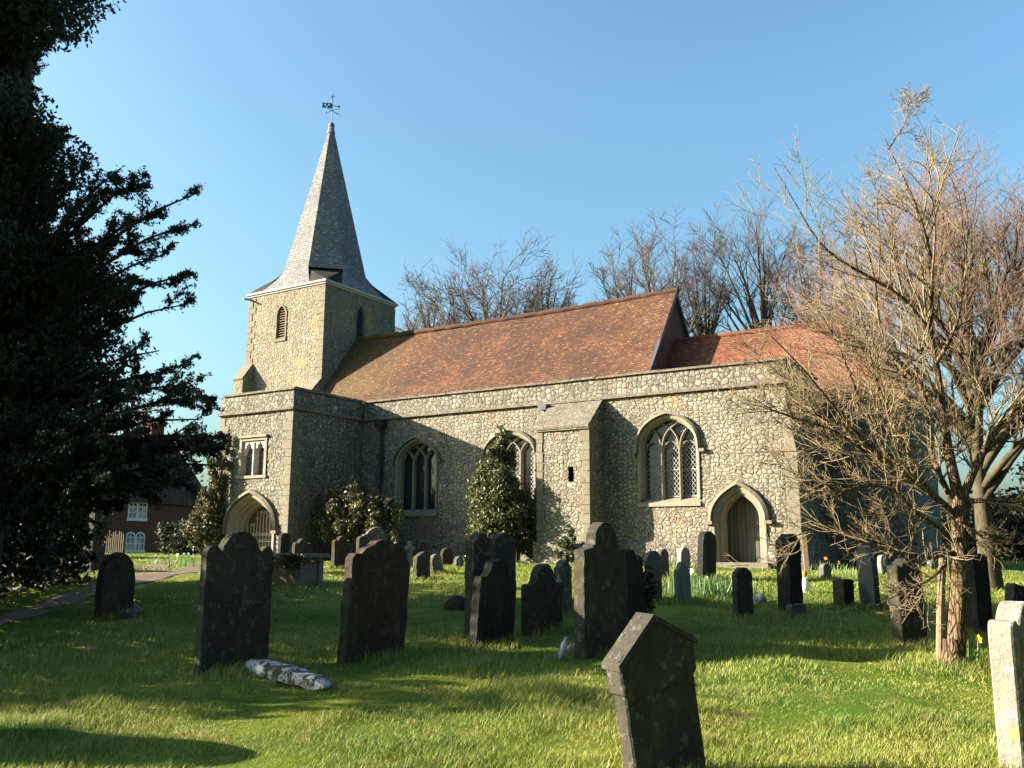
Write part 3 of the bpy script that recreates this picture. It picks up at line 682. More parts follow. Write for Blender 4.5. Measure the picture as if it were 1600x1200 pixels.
mb = MB(); tri = [(28.0, RZ-3.2*SL), (RY, RZ-.06), (34.4, RZ-3.2*SL)]
roof_face(mb, [(GX, y, z) for y, z in tri[::1]], (0,1,0), (0,0,1), (GX,28,7)); roof_face(mb, [(GX, 28.0, 6.4), (GX, 34.4, 6.4), (GX, 34.4, RZ-3.2*SL), (GX, 28.0, RZ-3.2*SL)], (0,1,0), (0,0,1), (GX,28,7))
gb = mb.build('nave_gable', M['brick'], CH, weld=False); WLOC[gb.name] = WLOC['church']
mb = MB()
for y1 in (28.0-.02, 34.42):
    ze = RZ-3.2*SL; mb.hexa([(GX+.01,RY,RZ-.22),(GX+.13,RY,RZ-.22),(GX+.13,y1,ze-.22),(GX+.01,y1,ze-.22),(GX+.01,RY,RZ-.035),(GX+.13,RY,RZ-.035),(GX+.13,y1,ze-.035),(GX+.01,y1,ze-.035)])
mb.build('bargeboard', M['slate'], gb)
mb = MB(); mb.box(GX+.01, GX+.05, 29.02, 29.25, 8.0, 8.35); mb.build('gable_vent', M['lead'], gb)
# chancel
CZt = 9.3; CE = 28.55
mb = MB(); roof_grid(mb, -12.48, -6.4, (RY, CZt), (CE, 6.05), .03, 30, 10, 6)
roof_face(mb, [(-6.4,RY,CZt), (-6.4,CE,6.05), (-4.15,CE,6.05)], (1,0,0), (0,-.63,-.77), (0,RY,CZt))
roof_face(mb, [(-6.4,RY,CZt), (-4.15,CE,6.05), (-4.15,33.85,6.05)], (0,1,0), (.57,0,-.82), (-6.4,0,CZt))
roof_face(mb, [(-12.48,RY,CZt), (-6.4,RY,CZt), (-4.15,33.85,6.05), (-12.48,33.85,6.05)], (1,0,0), (0,.63,-.77), (0,RY,CZt))
cr = mb.build('chancel_roof', M['tile2'], CH); WLOC[cr.name] = WLOC['church']
mb = MB()
for i in range(20): mb.tube([(-12.45+i*.305, RY, CZt-.02), (-12.15+i*.305, RY, CZt-.02+.01*sin(i))], [.11,.10], 10)
mb.build('ridge_tiles', M['tile2'], cr)
mb = MB(); mb.box(-6.95, -4.3, 28.7, 33.7, ZG-.2, 6.1); mb.box(-12.45, -6.95, 28.75, 33.65, ZG-.2, 6.05); mb.build('chancel_wall', M['parapet'], CH)
mb = MB(); roof_grid(mb, -12.36, -7.2, (28.5, 6.9), (25.6, 6.47), 0, 20, 4, 9); mb.build('chapel_roof', M['tile2'], CH, smooth=True)

# tower
X0, X1, Y0, Y1, TZ = -33.05, -28.2, 29.05, 33.9, 13.40
ws = arch(-30.86, .30, 11.15, 12.25, 12.72); we = arch(31.42, .30, 11.25, 12.4, 12.88)
tower = grid_wall('tower_wall', M['rubble_tower'], CH, X0, X1, ZG, TZ, on_y(Y0), [ws], res=.055); WLOC[tower.name] = WLOC['church']
grid_wall('tower_east_wall', M['rubble_tower'], CH, Y0, Y1, 6, TZ, on_x(X1), [we], res=.055)
mb = MB(); mb.box(X0+.001, X1-.3, Y0+.30, Y1, ZG, TZ); mb.build('tower_inner_wall', M['parapet'], CH)
mb = MB(); mb.box(X0, X0+.29, Y0+.02, Y0+.29, ZG, TZ); mb.box(X1-.29, X1-.02, Y1-.29, Y1, ZG, TZ); mb.build('tower_return', M['rubble_tower'], CH)
quoins('tower_quoins', X1, Y0, -1, 1, 8.7, 13.3, CH, seed=21, a=.46, b=.26); quoins('tower_quoins', X0, Y0, 1, 1, 8.5, 13.3, CH, seed=22, a=.46, b=.26); quoins('tower_quoins', X1, Y1, -1, -1, 8.7, 13.3, CH, seed=23)
for (xc, zb, zs, zt, mode) in ((-30.86, 11.15, 12.25, 12.72, 's'), (31.42, 11.25, 12.4, 12.88, 'e')):
    fn = (lambda u, d, z: (u, Y0+d, z)) if mode == 's' else (lambda u, d, z: (X1-d, u, z))
    mb = MB(); A = lambda a, e: arch(xc, a, zb, zs, zt+e)
    mb.loft([[fn(u, d, z) for u, z in A(a, e)] for a, e, d in ((.36,.06,0), (.36,.06,-.05), (.27,-.02,-.05), (.24,-.05,0.02), (.24,-.05,.28))])
    mb.prism([(xc-.36, zb-.14), (xc+.36, zb-.14), (xc+.36, zb), (xc-.36, zb)], -.07, .2, lambda u, v, w: fn(u, w, v))
    bw = mb.build('belfry_window', M['quoin'] if mode == 's' else M['quoin'], CH); WLOC[bw.name] = WLOC['church']
    mb = MB(); z = zb+.04
    while z < zt-.12:
        wd = .235 if z < zs-.05 else max(.05, .235*(1-((z-zs+.05)/(zt-zs+.05))**1.6))
        mb.hexa([fn(xc-wd,.02,z), fn(xc+wd,.02,z), fn(xc+wd,.2,z+.10), fn(xc-wd,.2,z+.10), fn(xc-wd,.02,z+.02), fn(xc+wd,.02,z+.02), fn(xc+wd,.2,z+.12), fn(xc-wd,.2,z+.12)])
        z += .115
    mb.build('louvre_boards', M['wood_post'] if mode == 's' else M['slate'], bw)
    mb = MB(); mb.face([fn(u, .24, z) for u, z in A(.26, 0)]); mb.build('dark_opening', M['iron'], bw, weld=False)
# angle buttresses with stone slopes
for bx0, bx1, zt, zf in ((-33.2, -32.6, 10.15, 9.35), (-28.9, -28.22, 9.05, 8.35)):
    f = lambda u, v, w: (w, u, v)
    mb = MB(); mb.prism([(Y0+.1, ZG), (Y0-.55, ZG), (Y0-.55, zf-.02), (Y0+.02, zt-.05), (Y0+.1, zt-.05)], bx0, bx1, f)
    b_ = mb.build('tower_buttress', M['rubble_tower'], CH); WLOC[b_.name] = WLOC['church']
    mb = MB()
    for i in range(3):
        a_ = i/3; c_ = (i+1)/3; ya = Y0-.60+a_*.62; yc = Y0-.60+c_*.62; za = zf-.03+a_*(zt-zf); zc_ = zf-.03+c_*(zt-zf)
        mb.hexa([(bx0-.03,ya,za),(bx1+.03,ya,za),(bx1+.03,yc,zc_),(bx0-.03,yc,zc_),(bx0-.03,ya-.02,za+.07),(bx1+.03,ya-.02,za+.07),(bx1+.03,yc-.01,zc_+.07),(bx0-.03,yc-.01,zc_+.07)])
    mb.build('buttress_slope', M['quoin'], b_, bevel=.008)
    quoins('buttress_quoins', bx1, Y0-.55, -1, 1, 7.0, zf-.06, b_, a=.2, b=.18, proud=.012)
mb = MB(); c = .14
mb.box(X0-c, X1+c, Y0-c, Y1+c, TZ+.06, TZ+.16); mb.box(X0-.07, X1+.07, Y0-.07, Y1+.07, TZ-.02, TZ+.058); mb.build('tower_cornice', M['white_stone'], CH, bevel=.012)
mb = MB(); mb.tube([(X0+.05,Y0-.45,TZ-.16),(X0+.1,Y0+.02,TZ-.12)], .05, 6); mb.build('water_spout', M['lead'], CH); mb = MB(); mb.box(X1+.0,X1+.06,Y0+.30,Y0+.62,TZ-.22,TZ-.14); mb.build('water_spout', M['lead'], CH)

# broach spire: octagon on flared skirts, corner slopes below the diagonal faces
SX, SY = (X0+X1)/2, (Y0+Y1)/2; Zb, Zo, Zt, Ro = TZ+.17, 14.56, 22.55, 1.93
t8 = tan(pi/8); Rt = .075; hw = 1.50
mb = MB()
def octp(R, z):
    return [(SX+x*R, SY+y*R, z) for x, y in ((-t8,-1),(t8,-1),(1,-t8),(1,t8),(t8,1),(-t8,1),(-1,t8),(-1,-t8))]
def uvface(mb, pts, cen):
    c = Vector(cen); P = [Vector(p) for p in pts]; e = (P[1]-P[0]); e.z = 0; e.normalize(); n = Vector(e).cross(P[-1]-P[0]).normalized(); v = n.cross(e)
    mb.face(pts, [((p-P[0]).dot(e)+cen[0], (p-P[0]).dot(v)+cen[1]) for p in P])
nst = 10; tot = Zt-Zo
for k in range(8):
    for i in range(nst):
        f0, f1 = i/nst, (i+1)/nst; R0_, R1_ = Ro+(Rt-Ro)*f0, Ro+(Rt-Ro)*f1
        A, B = octp(R0_, Zo+tot*f0), octp(R1_, Zo+tot*f1); j = (k+1) % 8
        a_, b_, c_, d_ = map(Vector, (A[k], A[j], B[j], B[k])); mid = (a_+b_)/2; e = (b_-a_).normalized(); m2 = (c_+d_)/2
        vv = (m2-mid).length
        w0 = (b_-a_).length/2; w1 = (c_-d_).length/2
        mb.face([a_, b_, c_, d_], [(-w0+k*3, f0*tot*1.03), (w0+k*3, f0*tot*1.03), (w1+k*3, f1*tot*1.03), (-w1+k*3, f1*tot*1.03)])
O = octp(Ro, Zo); h0 = (X1-X0)/2+.10
dirs = [((0,-1),(1,0)), ((1,0),(0,1)), ((0,1),(-1,0)), ((-1,0),(0,-1))]
Eb = []
for q, ((nx_, ny_), (tx, ty)) in enumerate(dirs):
    a_ = (SX+nx_*h0-tx*hw, SY+ny_*h0-ty*hw, Zb); b_ = (SX+nx_*h0+tx*hw, SY+ny_*h0+ty*hw, Zb); Eb.append((a_, b_))
    c_, d_ = O[(2*q+1) % 8], O[(2*q) % 8]
    w1 = Ro*t8; L = hypot(h0-Ro, Zo-Zb)
    mid_a = tuple((np.array(a_)*.45+np.array(d_)*.55) + np.array((-nx_*.05, -ny_*.05, 0))); mid_b = tuple((np.array(b_)*.45+np.array(c_)*.55)+np.array((-nx_*.05, -ny_*.05, 0)))
    wm = hw*.45+w1*.55
    mb.face([a_, b_, mid_b, mid_a], [(-hw+q*6, -L), (hw+q*6, -L), (wm+q*6, -L*.45), (-wm+q*6, -L*.45)])
    mb.face([mid_a, mid_b, c_, d_], [(-wm+q*6, -L*.45), (wm+q*6, -L*.45), (w1+q*6, 0), (-w1+q*6, 0)])
sp = mb.build('spire', M['shingle'], CH, weld=False); WLOC[sp.name] = WLOC['church']
for q in range(4):
    mb = MB(); (nx_, ny_), _ = dirs[q]; (mx, my), _ = dirs[(q+1) % 4]
    P_ = Eb[q][1]; Q_ = Eb[(q+1) % 4][0]; A_ = O[(2*q+1) % 8]; B_ = O[(2*q+2) % 8]
    K_ = (SX+(nx_+mx)*h0, SY+(ny_+my)*h0, Zb); s_ = np.array((nx_+mx, ny_+my, 0))
    A2 = tuple(np.array(A_)-s_*.10-np.array((0,0,.05))); B2 = tuple(np.array(B_)-s_*.10-np.array((0,0,.05))); C2 = tuple((np.array(A2)+np.array(B2))/2-np.array((0,0,.25)))
    mb.face([A2, P_, K_]); mb.face([A2, K_, B2]); mb.face([B2, K_, Q_]); mb.face([P_, A_, A2]); mb.face([Q_, B2, B_])
    mb.build('corner_slope', M['gs_black'], sp, weld=False)
mb = MB(); mb.tube([(SX,SY,Zt-.40),(SX,SY,Zt+.03)], [.215,.11], 8); mb.tube([(SX,SY,Zt+.0),(SX,SY,Zt+.06),(SX,SY,Zt+.16),(SX,SY,Zt+.2)], [.16,.17,.13,.05], 10); mb.build('lead_cap', M['lead'], sp)
# weathervane
VS = .72; vz = 0.0; FOOT = Vector((SX, SY, Zt+.2)); mb = MB(); mb.tube([(0,0,vz-.1),(0,0,vz+1.95)], .022, 6); vn = mb.build('weathervane', M['iron'], None, off=(0,0,0)); vn.parent = CH; vn.location = FOOT-WLOC['church']; vn.scale = (VS,)*3; WLOC[vn.name] = Vector((0,0,0))
R3 = np.array((.846,.533,0)); S0 = np.array((0.,0.,0.))
mb = MB(); p = lambda a, z: tuple(S0+R3*a+np.array((0,0,z)))
holes_v = [[(-.50+.07*cos(q), vz+1.36+.07*sin(q)) for q in np.linspace(0, 2*pi, 9)[:-1]], [(-.24+.07*cos(q), vz+1.34+.07*sin(q)) for q in np.linspace(0, 2*pi, 9)[:-1]], [(-.38+.07*cos(q), vz+1.20+.07*sin(q)) for q in np.linspace(0, 2*pi, 9)[:-1]]]
outer = [(-.72, vz+1.50), (-.66, vz+1.33), (-.72, vz+1.14), (-.02, vz+1.10), (-.02, vz+1.46)]
loops = [[Vector((a, z, 0)) for a, z in outer]] + [[Vector((a, z, 0)) for a, z in h] for h in holes_v]
flat = [v for l in loops for v in l]; N3 = np.array((-.533,.846,0))
for tr in geometry.tessellate_polygon(loops):
    for s in (-1, 1): mb.face([tuple(np.array(p(flat[i].x, flat[i].y))+N3*.012*s) for i in (tr if s > 0 else tr[::-1])])
for l in loops:
    for i in range(len(l)):
        a_, b_ = l[i], l[(i+1) % len(l)]; A_, B_ = np.array(p(a_.x, a_.y)), np.array(p(b_.x, b_.y)); mb.face([tuple(A_-N3*.012), tuple(B_-N3*.012), tuple(B_+N3*.012), tuple(A_+N3*.012)])
mb.build('flag', M['blue_vane'], vn, weld=False)
mb = MB(); mb.tube([p(.0, vz+1.27), p(.45, vz+1.22)], .025, 5); mb.tube([p(.42, vz+1.225), p(.60, vz+1.20)], [.09, .005], 4); mb.build('pointer', M['iron'], vn)
mb = MB(); mb.tube([p(0, vz+1.7), p(0, vz+2.1)], .028, 5); mb.tube([p(-.14, vz+1.94), p(.14, vz+1.94)], .028, 5); mb.tube([p(0, vz+1.58), p(0, vz+1.68)], .05, 6); mb.build('cross', M['iron'], vn)
mb = MB(); zc = vz+.90
mb.tube([(0,-.60,zc),(0,.60,zc)], .022, 5); mb.tube([(-.60,0,zc),(.60,0,zc)], .018, 5)
def glyph(strokes, o, s, ax):
    for st in strokes: mb.tube([tuple(np.array(o)+ax*(x*s)+np.array((0,0,y*s))) for x, y in st], .014, 4)
g = .2
glyph([[(.5,.9),(.1,.9),(0,.7),(.1,.5),(.4,.5),(.5,.3),(.4,.1),(0,.1)]], (0,-.70,zc-.1), g, np.array((.846,.533,0)))
glyph([[(0,0),(0,1)],[(0,1),(.5,1)],[(0,.5),(.4,.5)],[(0,0),(.5,0)]], (.60,0,zc-.1), g, np.array((.846,.533,0)))
glyph([[(0,1),(.15,0),(.3,.7),(.45,0),(.6,1)]], (-.75,0,zc-.1), g, np.array((.846,.533,0)))
glyph([[(0,0),(0,1),(.5,0),(.5,1)]], (0,.62,zc-.1), g, np.array((.846,.533,0)))
mb.build('compass_letters', M['iron'], vn)

# ------------------------------------------------------------------ gravestones
GRP = 'gravestones in the churchyard'
def outline(style, w, H):
    h = w/2; P = []
    arc = lambda cx, cz, r, a0, a1, n, ry=None: [(cx+r*cos(a), cz+(ry or r)*sin(a)) for a in np.linspace(a0, a1, n)]
    if style == 'round': P = [(h, -.3), (h, H-h*.75)] + arc(0, H-h*.75, h, 0, pi, 15, h*.75)[1:-1] + [(-h, H-h*.75), (-h, -.3)]
    elif style == 'flatround': P = [(h, -.3), (h, H-h*.35)] + arc(0, H-h*.35, h, 0, pi, 13, h*.35)[1:-1] + [(-h, H-h*.35), (-h, -.3)]
    elif style == 'gothic':
        R = [( h, H-h*1.15), (h*.93, H-h*.75), (h*.74, H-h*.40), (h*.42, H-h*.12), (h*.12, H-.005), (0, H)]
        P = [(h, -.3)] + R + [(-x, z) for x, z in R[-2::-1]] + [(-h, -.3)]
    elif style == 'shoulder':      # round head between two smaller lobes
        z = H-h*.55; R = [(h, z)] + arc(h*.82, z, h*.18, 0, pi*.75, 6, h*.22)[1:] + [(h*.60, z+h*.10)] + arc(0, z+h*.02, h*.56, .25, pi/2, 8, h*.53)
        P = [(h, -.3)] + R + [(-x, q) for x, q in R[-2::-1]] + [(-h, -.3)]
    elif style == 'step':          # square shoulders and a raised round head
        z = H-h*.62; R = [(h, z), (h*.96, z+h*.05), (h*.62, z+h*.07), (h*.58, z+h*.14)] + arc(0, z+h*.12, h*.52, 0, pi/2, 7, h*.50)
        P = [(h, -.3)] + R + [(-x, q) for x, q in R[-2::-1]] + [(-h, -.3)]
    elif style == 'ogee':
        R = [(h, H-h*.75), (h*.95, H-h*.62), (h*.70, H-h*.58), (h*.52, H-h*.40), (h*.38, H-h*.12), (h*.15, H-.01), (0, H)]
        P = [(h, -.3)] + R + [(-x, q) for x, q in R[-2::-1]] + [(-h, -.3)]
    elif style == 'peak': P = [(h, -.3), (h, H-h*.75), (0, H), (-h, H-h*.75), (-h, -.3)]
    elif style == 'cusp':          # worn head with uneven carved cusps
        R = [(h, H-h*.50), (h*.90, H-h*.38), (h*.72, H-h*.36), (h*.60, H-h*.22), (h*.40, H-h*.10), (h*.22, H-h*.02), (0, H)]
        P = [(h, -.3)] + R + [(-x*1.02, q-.02) for x, q in R[-2::-1]] + [(-h, -.3)]
    elif style == 'square': P = [(h, -.3), (h, H-.03), (h-.03, H), (-h+.03, H), (-h, H-.03), (-h, -.3)]
    return P
def slab_mesh(mb, P, th, ed=.012, rough=0, seed=0):
    rs = random.Random(seed); cx = sum(p[0] for p in P)/len(P); cz = sum(p[1] for p in P)/len(P)
    Q = []
    for i in range(len(P)):
        a, b = P[i], P[(i+1) % len(P)]; n = max(1, int(hypot(a[0]-b[0], a[1]-b[1])/.09))
        Q += [(a[0]+(b[0]-a[0])*k/n+rs.uniform(-rough, rough), a[1]+(b[1]-a[1])*k/n+rs.uniform(-rough, rough)) for k in range(n)]
    I = [((x-cx)*(1-ed/.35)+cx, (z-cz)*(1-ed/.6)+cz) for x, z in Q]
    f = lambda L, y: [(x, y, z) for x, z in L]
    rings = [f(I, -th/2), f(Q, -th/2+ed), f(Q, th/2-ed), f(I, th/2)]
    mb.loft(rings, True); mb.face(rings[0][::-1]); mb.face(rings[-1])
def place_stone(name, px0, px1, yb, yt, style, mat, label, yaw=0, th=.11, lean=0, back=0, rough=.004, w=None, cat='gravestone', seed=0, sink=0, build=None, group=GRP, H=None):
    """px0..px1 at the base row yb, top row yt (1600-px photograph): stands on the ground seen there, broad face to the east turned by yaw"""
    pc = (px0+px1)/2; P = site(pc, yb); t = fwd(P); mpp = t/FPX
    ax = np.array((sin(yaw)*-1, cos(yaw))); tx = np.array((cos(yaw), sin(yaw)))
    pr = lambda v: abs(v@RH - (v@FH)*(pc-800)/FPX)
    if w is None: w = min(1.05, max(.30, ((px1-px0)*mpp - th*pr(tx))/max(.2, pr(ax))))
    if H is None: H = (yb-yt)*mpp/cos(lean)
    mb = MB()
    if build: build(mb, w, H, th)
    else: slab_mesh(mb, outline(style, w, H), th, rough=rough, seed=seed)
    o = mb.build(name, M[mat], None, bevel=0)
    o.location = (P[0], P[1], P[2]-.02-sink); o.rotation_euler = Matrix.Rotation(yaw+pi/2, 4, 'Z').__matmul__(Matrix.Rotation(back, 4, 'X')).__matmul__(Matrix.Rotation(lean, 4, 'Y')).to_euler()
    tag(o, label, cat, group); return o
GS = [
 # px0 px1 yb yt style mat label yaw th lean back
 (305,420,1045,838,'shoulder','gs_dark','big upright dark gravestone with rounded head and shoulders, left of the fallen lichened stone',0.02,.10,0,0),
 (146,208,962,865,'gothic','gs_brown','dim brown gravestone with blunt pointed top by the path, pale boulder at its foot',0.25,.12,0,0),
 (528,632,1027,850,'cusp','gs_brown','large dark brown gravestone leaning right with white lichen blotches on its worn top',-0.05,.13,.10,-.02),
 (563,605,885,824,'cusp','gs_lichen','grey lichened head of a gravestone showing just above the large leaning brown one',0,.12,0,0),
 (645,672,906,862,'cusp','gs_dark','small ragged dark stone right of the large leaning brown gravestone',-0.1,.12,0,0),
 (674,694,897,866,'round','gs_lichen','small grey round topped gravestone leaning left in front of the shaded aisle wall',0,.10,-.30,0),
 (688,708,888,856,'round','gs_brown','small brown round topped stone with a sunlit golden left edge near the wall',0,.10,-.06,0),
 (708,724,889,869,'round','gs_lichen','tiny pale edged footstone between the golden edged stone and the holly',0,.10,.05,0),
 (728,762,1000,838,'cusp','gs_dark','lumpy lichened dark gravestone with a rough carved top, left of the leaning black one',-0.1,.14,0,0),
 (762,806,960,836,'round','gs_dark','tall grey brown rounded gravestone behind the leaning black one, in front of the holly',-0.05,.12,0,0),
 (733,802,1008,878,'ogee','gs_black','black gravestone leaning right with curved shoulders in the middle of the shade',-0.02,.12,.11,0),
 (815,880,988,884,'step','gs_dark','squat square shouldered gravestone with a little knob head, right of the leaning black one',0,.12,0,0),
 (866,894,960,876,'ogee','gs_lichen','mottled white and grey gravestone peeping out left of the tallest stone',0,.12,0,0),
 (893,990,1022,822,'step','gs_dark','tallest dark gravestone with a lichened raised cap and lit left edge',0,.14,0,0),
 (960,1012,1000,862,'shoulder','gs_black','black ivy tangled gravestone leaning left behind the tallest stone',0,.13,-.12,0),
 (1008,1035,943,862,'round','gs_grey','smooth mid grey round topped gravestone with a thin pale left edge',-0.1,.07,0,0),
 (1027,1046,906,858,'round','gs_lichen','narrow dark gravestone with white lichen patches on its top, just behind the smooth grey one',-0.1,.10,0,0),
 (1054,1080,940,878,'ogee','gs_white','pale bluish white gravestone with a small pointed ogee top',-0.15,.07,0,0),
 (1059,1079,893,855,'gothic','gs_white','small pale pointed stone against the wall plinth under the sunlit window',-0.3,.12,0,0),
 (1089,1119,906,831,'round','gs_black','tall dark slab leaning right in front of the left jamb of the small door',-0.05,.15,.12,0),
 (1146,1178,966,888,'round','gs_dark','neat dark grey round topped gravestone standing clear between the daffodils and the white vase',-0.35,.09,0,0),
 (1217,1256,960,838,'cusp','gs_black','big blocky black gravestone with a crooked top by the corner of the aisle',-0.25,.22,0,0),
 (1229,1260,966,943,'square','gs_grey','short broken grey footstone at the foot of the blocky black stone',-0.3,.09,0,0),
 (1303,1336,951,905,'square','gs_brown','low dim brown stone under the bare branches, left of the slanting slate slab',-0.3,.20,0,0),
 (1396,1450,1008,876,'shoulder','gs_dark','broad dark lichened gravestone behind the stake of the young tree',-0.45,.14,-.03,0),
 (1447,1466,892,872,'round','gs_lichen','small stone leaning left on the lit grass seen just left of the stake',0,.12,-.35,0),
 (1372,1388,900,867,'round','gs_white','pale round stone glimpsed among the branches above the slanting slab',-0.3,.1,0,0),
 (1514,1552,990,868,'flatround','gs_black','upright black gravestone just right of the young tree trunk',-0.5,.16,0,0),
 (1572,1600,975,915,'square','gs_dark','low dark stone at the right edge beyond the sunlit headstone',-0.5,.14,.2,0),
 (455,486,884,842,'shoulder','gs_dark','dark gravestone with a dull lit left edge beyond the chest tomb',0,.12,0,0),
 (432,452,882,833,'round','gs_black','black gravestone in the shade against the porch corner',0,.12,.02,0),
 (517,547,888,838,'shoulder','gs_brown','shaded brown gravestone with two bright specks on its head under the bush',0,.12,0,0),
 (803,815,880,838,'step','gs_brown','left one of the twin narrow stones with lit edges beside the window jamb',0,.11,0,0),
 (815,826,880,840,'step','gs_brown','right one of the twin narrow stones with lit edges beside the window jamb',0,.11,0,0),
 (1,33,905,848,'square','gs_brown','dim upright slab at the far left edge under the yew',-0.2,.25,0,0),
 (556,572,886,838,'round','gs_dark','narrow stone in the dark between the bush and the large leaning gravestone',-0.1,.12,0,0),
 (1280,1300,905,880,'round','gs_grey','little grey stone low in the shade beside the wooden post',-0.3,.12,0,0),
]
for i, g in enumerate(GS):
    px0, px1, yb, yt, st, mt, lb, yaw, th, lean, back = g
    place_stone('gravestone', px0, px1, yb, yt, st, mt, lb, yaw, th, lean, back, rough=.012 if st == 'cusp' or px0 == 893 else .006, seed=i)
# leaning stone in the foreground, its gabled head moulded and wider than the shaft
def lean_build(mb, w, H, th):
    h = w/2
    slab_mesh(mb, [(h*.96,-.4),(h*.97,H-.42),(h*.85,H-.36),(-h*.85,H-.36),(-h*.97,H-.42),(-h*.96,-.4)], th*.72, .012, .003, 3)
    slab_mesh(mb, [(h*.90,H-.44),(h*1.03,H-.40),(h*1.05,H-.20),(0,H-.035),(-h*1.05,H-.20),(-h*1.03,H-.40),(-h*.90,H-.44)], th*.92, .012, .003, 4)
    for s in (-1, 1):
        a, b = (s*h*1.09, H-.22), (0, H)
        mb.hexa([(a[0],-th*.56,a[1]-.035),(b[0],-th*.56,b[1]-.035),(b[0],th*.56,b[1]-.035),(a[0],th*.56,a[1]-.035),(a[0],-th*.5,a[1]),(b[0],-th*.5,b[1]),(b[0],th*.5,b[1]),(a[0],th*.5,a[1])])
fg = place_stone('gravestone', 985, 1100, 1208, 968, None, 'gs_dark', 'gabled gravestone in the foreground leaning sharply, moulded sunlit edge on its left slope', -.38, .15, -.20, .04, w=.60, H=.98, build=lean_build)
rt = place_stone('gravestone', 1562, 1656, 1190, 954, 'shoulder', 'gs_pale_lichen', 'sunlit pale headstone patched with orange lichen, cut off by the right edge of the picture', -.25, .15, 0, 0, w=.66)
# unseen headstone added outside the frame to shade the bottom left corner
ol = MB(); slab_mesh(ol, outline('round', .9, 1.05), .14); ol = ol.build('gravestone', M['gs_dark'])
ol.location = (-7.0, 3.0, .12); ol.rotation_euler = (0, 0, 1.5); tag(ol, 'unseen round headstone added beyond the left edge to cast a shadow', 'gravestone', GRP)
# stone cross behind the leaning brown stone
P = site(640, 884); mb = MB(); mb.box(-.05, .05, -.055, .055, -.2, .66); mb.box(-.045, .045, -.17, -.056, .42, .52); mb.box(-.045, .045, .056, .17, .42, .52); mb.box(-.13, .13, -.17, .17, -.2, .14)
o = mb.build('stone_cross', M['gs_white'], bevel=.01); o.location = P; tag(o, 'small pale stone cross rising behind the large leaning brown gravestone', 'cross')
# chest tomb
P = site(464, 917); ct = empty('chest_tomb', (P[0]-.95, P[1]+.30, P[2]), 'low stone chest tomb with an overhanging slab lid half grown with ivy', 'tomb')
ct.rotation_euler.z = .05
def local(parent, mb, name, mat, **k): o = mb.build(name, mat, None, **k); o.parent = parent; o.location = (0,0,0); return o
mb = MB(); mb.box(-.95, .95, -.30, .30, -.2, .47); local(ct, mb, 'chest', M['quoin'], bevel=.015)
mb = MB()
for x in (-.92, .92):
    for y in (-.27, .27):
        mb = MB(); mb.box(x-.07, x+.07, y-.07, y+.07, -.2, .48); local(ct, mb, 'corner_pier', M['quoin'], bevel=.01)
mb = MB(); mb.box(-1.10, 1.10, -.44, .44, .54, .63); mb.box(-1.04, 1.04, -.38, .38, .482, .538); local(ct, mb, 'lid', M['coping'], bevel=.02)
# fallen lichened stone
P = site(392, 1050); Q = site(508, 1087); mb = MB(); d = np.array(Q)-np.array(P); L = float(np.hypot(d[0], d[1])); rs = random.Random(5)
rings = []
for i in range(13):
    f = i/12; wv = .125*(1-.25*f)*(1 if 0 < i < 12 else .6)+rs.uniform(-.012, .012); hv = (.075-.015*f)*(1 if 0 < i < 12 else .45)+rs.uniform(-.012, .012)
    sq = lambda v: abs(v)**.55*(1 if v >= 0 else -1)
    rings.append([(L*f+rs.uniform(-.012,.012), wv*sq(cos(a))*.9+rs.uniform(-.010,.010)+.05*sin(f*2.6), rs.uniform(.92,1.08)*hv*max(-.8, sq(sin(a)))+.045) for a in np.linspace(0, 2*pi, 17)[:-1]])
mb.loft(rings, True); mb.face(rings[0][::-1]); mb.face(rings[-1])
t = NT('white_lichened_stone'); o_ = t.obj(); nn = t.noise(t.map(o_, scale=(1,1.4,1)), 8, 7, .75)
M['fallen'] = t.finish(t.mix(t.ramp(nn, .47, .53), (.055,.045,.032), (.30,.31,.33)), .9, t.bump(t.noise(o_, 25, 5, .7), .01), .1)
fs = mb.build('fallen_stone', M['fallen'], smooth=True); fs.location = (P[0], P[1], P[2]+.02)
fs.rotation_euler = (0, -atan2(float(Q[2]-P[2]), L), atan2(d[1], d[0])); tag(fs, 'fallen stone blotched with white lichen, lying in the grass before the big dark gravestone', 'fallen stone')
# slanting slate slab
P = site(1360, 950); mb = MB(); slab_mesh(mb, outline('gothic', .55, 1.1), .09); o = mb.build('gravestone', M['slate']); o.location = (P[0], P[1], P[2]); o.rotation_euler = (-.25, -.45, pi/2+.7)
tag(o, 'blue black slate slab slanting over among the low bare branches', 'gravestone', GRP)
def boulder(name, px, py, r, mat, label, cat, flat=.6, seed=1):
    bm = bmesh.new(); bmesh.ops.create_icosphere(bm, subdivisions=3, radius=r)
    for v in bm.verts:
        n = float(vnoise(np.array([v.co.x*9+seed]), np.array([v.co.y*9+v.co.z*7]), 1., seed)[0])-.5; v.co *= 1+n*.45; v.co.z *= flat
    me = bpy.data.meshes.new(name); bm.to_mesh(me); bm.free(); me.shade_smooth(); P = site(px, py); o = link(name, me, M[mat]); o.location = (P[0], P[1], P[2]+r*flat*.4); return tag(o, label, cat)
boulder('boulder', 203, 965, .16, 'gs_lichen', 'pale lumpy boulder at the foot of the brown pointed gravestone by the path', 'stone', .7, 2)
boulder('boulder', 712, 952, .17, 'gs_brown', 'dark mossy lump of stone in the shaded grass left of the leaning black gravestone', 'stone', .8, 4)
boulder('boulder', 1187, 942, .11, 'gs_white', 'small white memorial stone lying right of the neat dark grey gravestone', 'stone', .9, 6)
boulder('boulder', 690, 893, .12, 'gs_lichen', 'low mossy lump between the small leaning stones near the wall', 'stone', .5, 8)
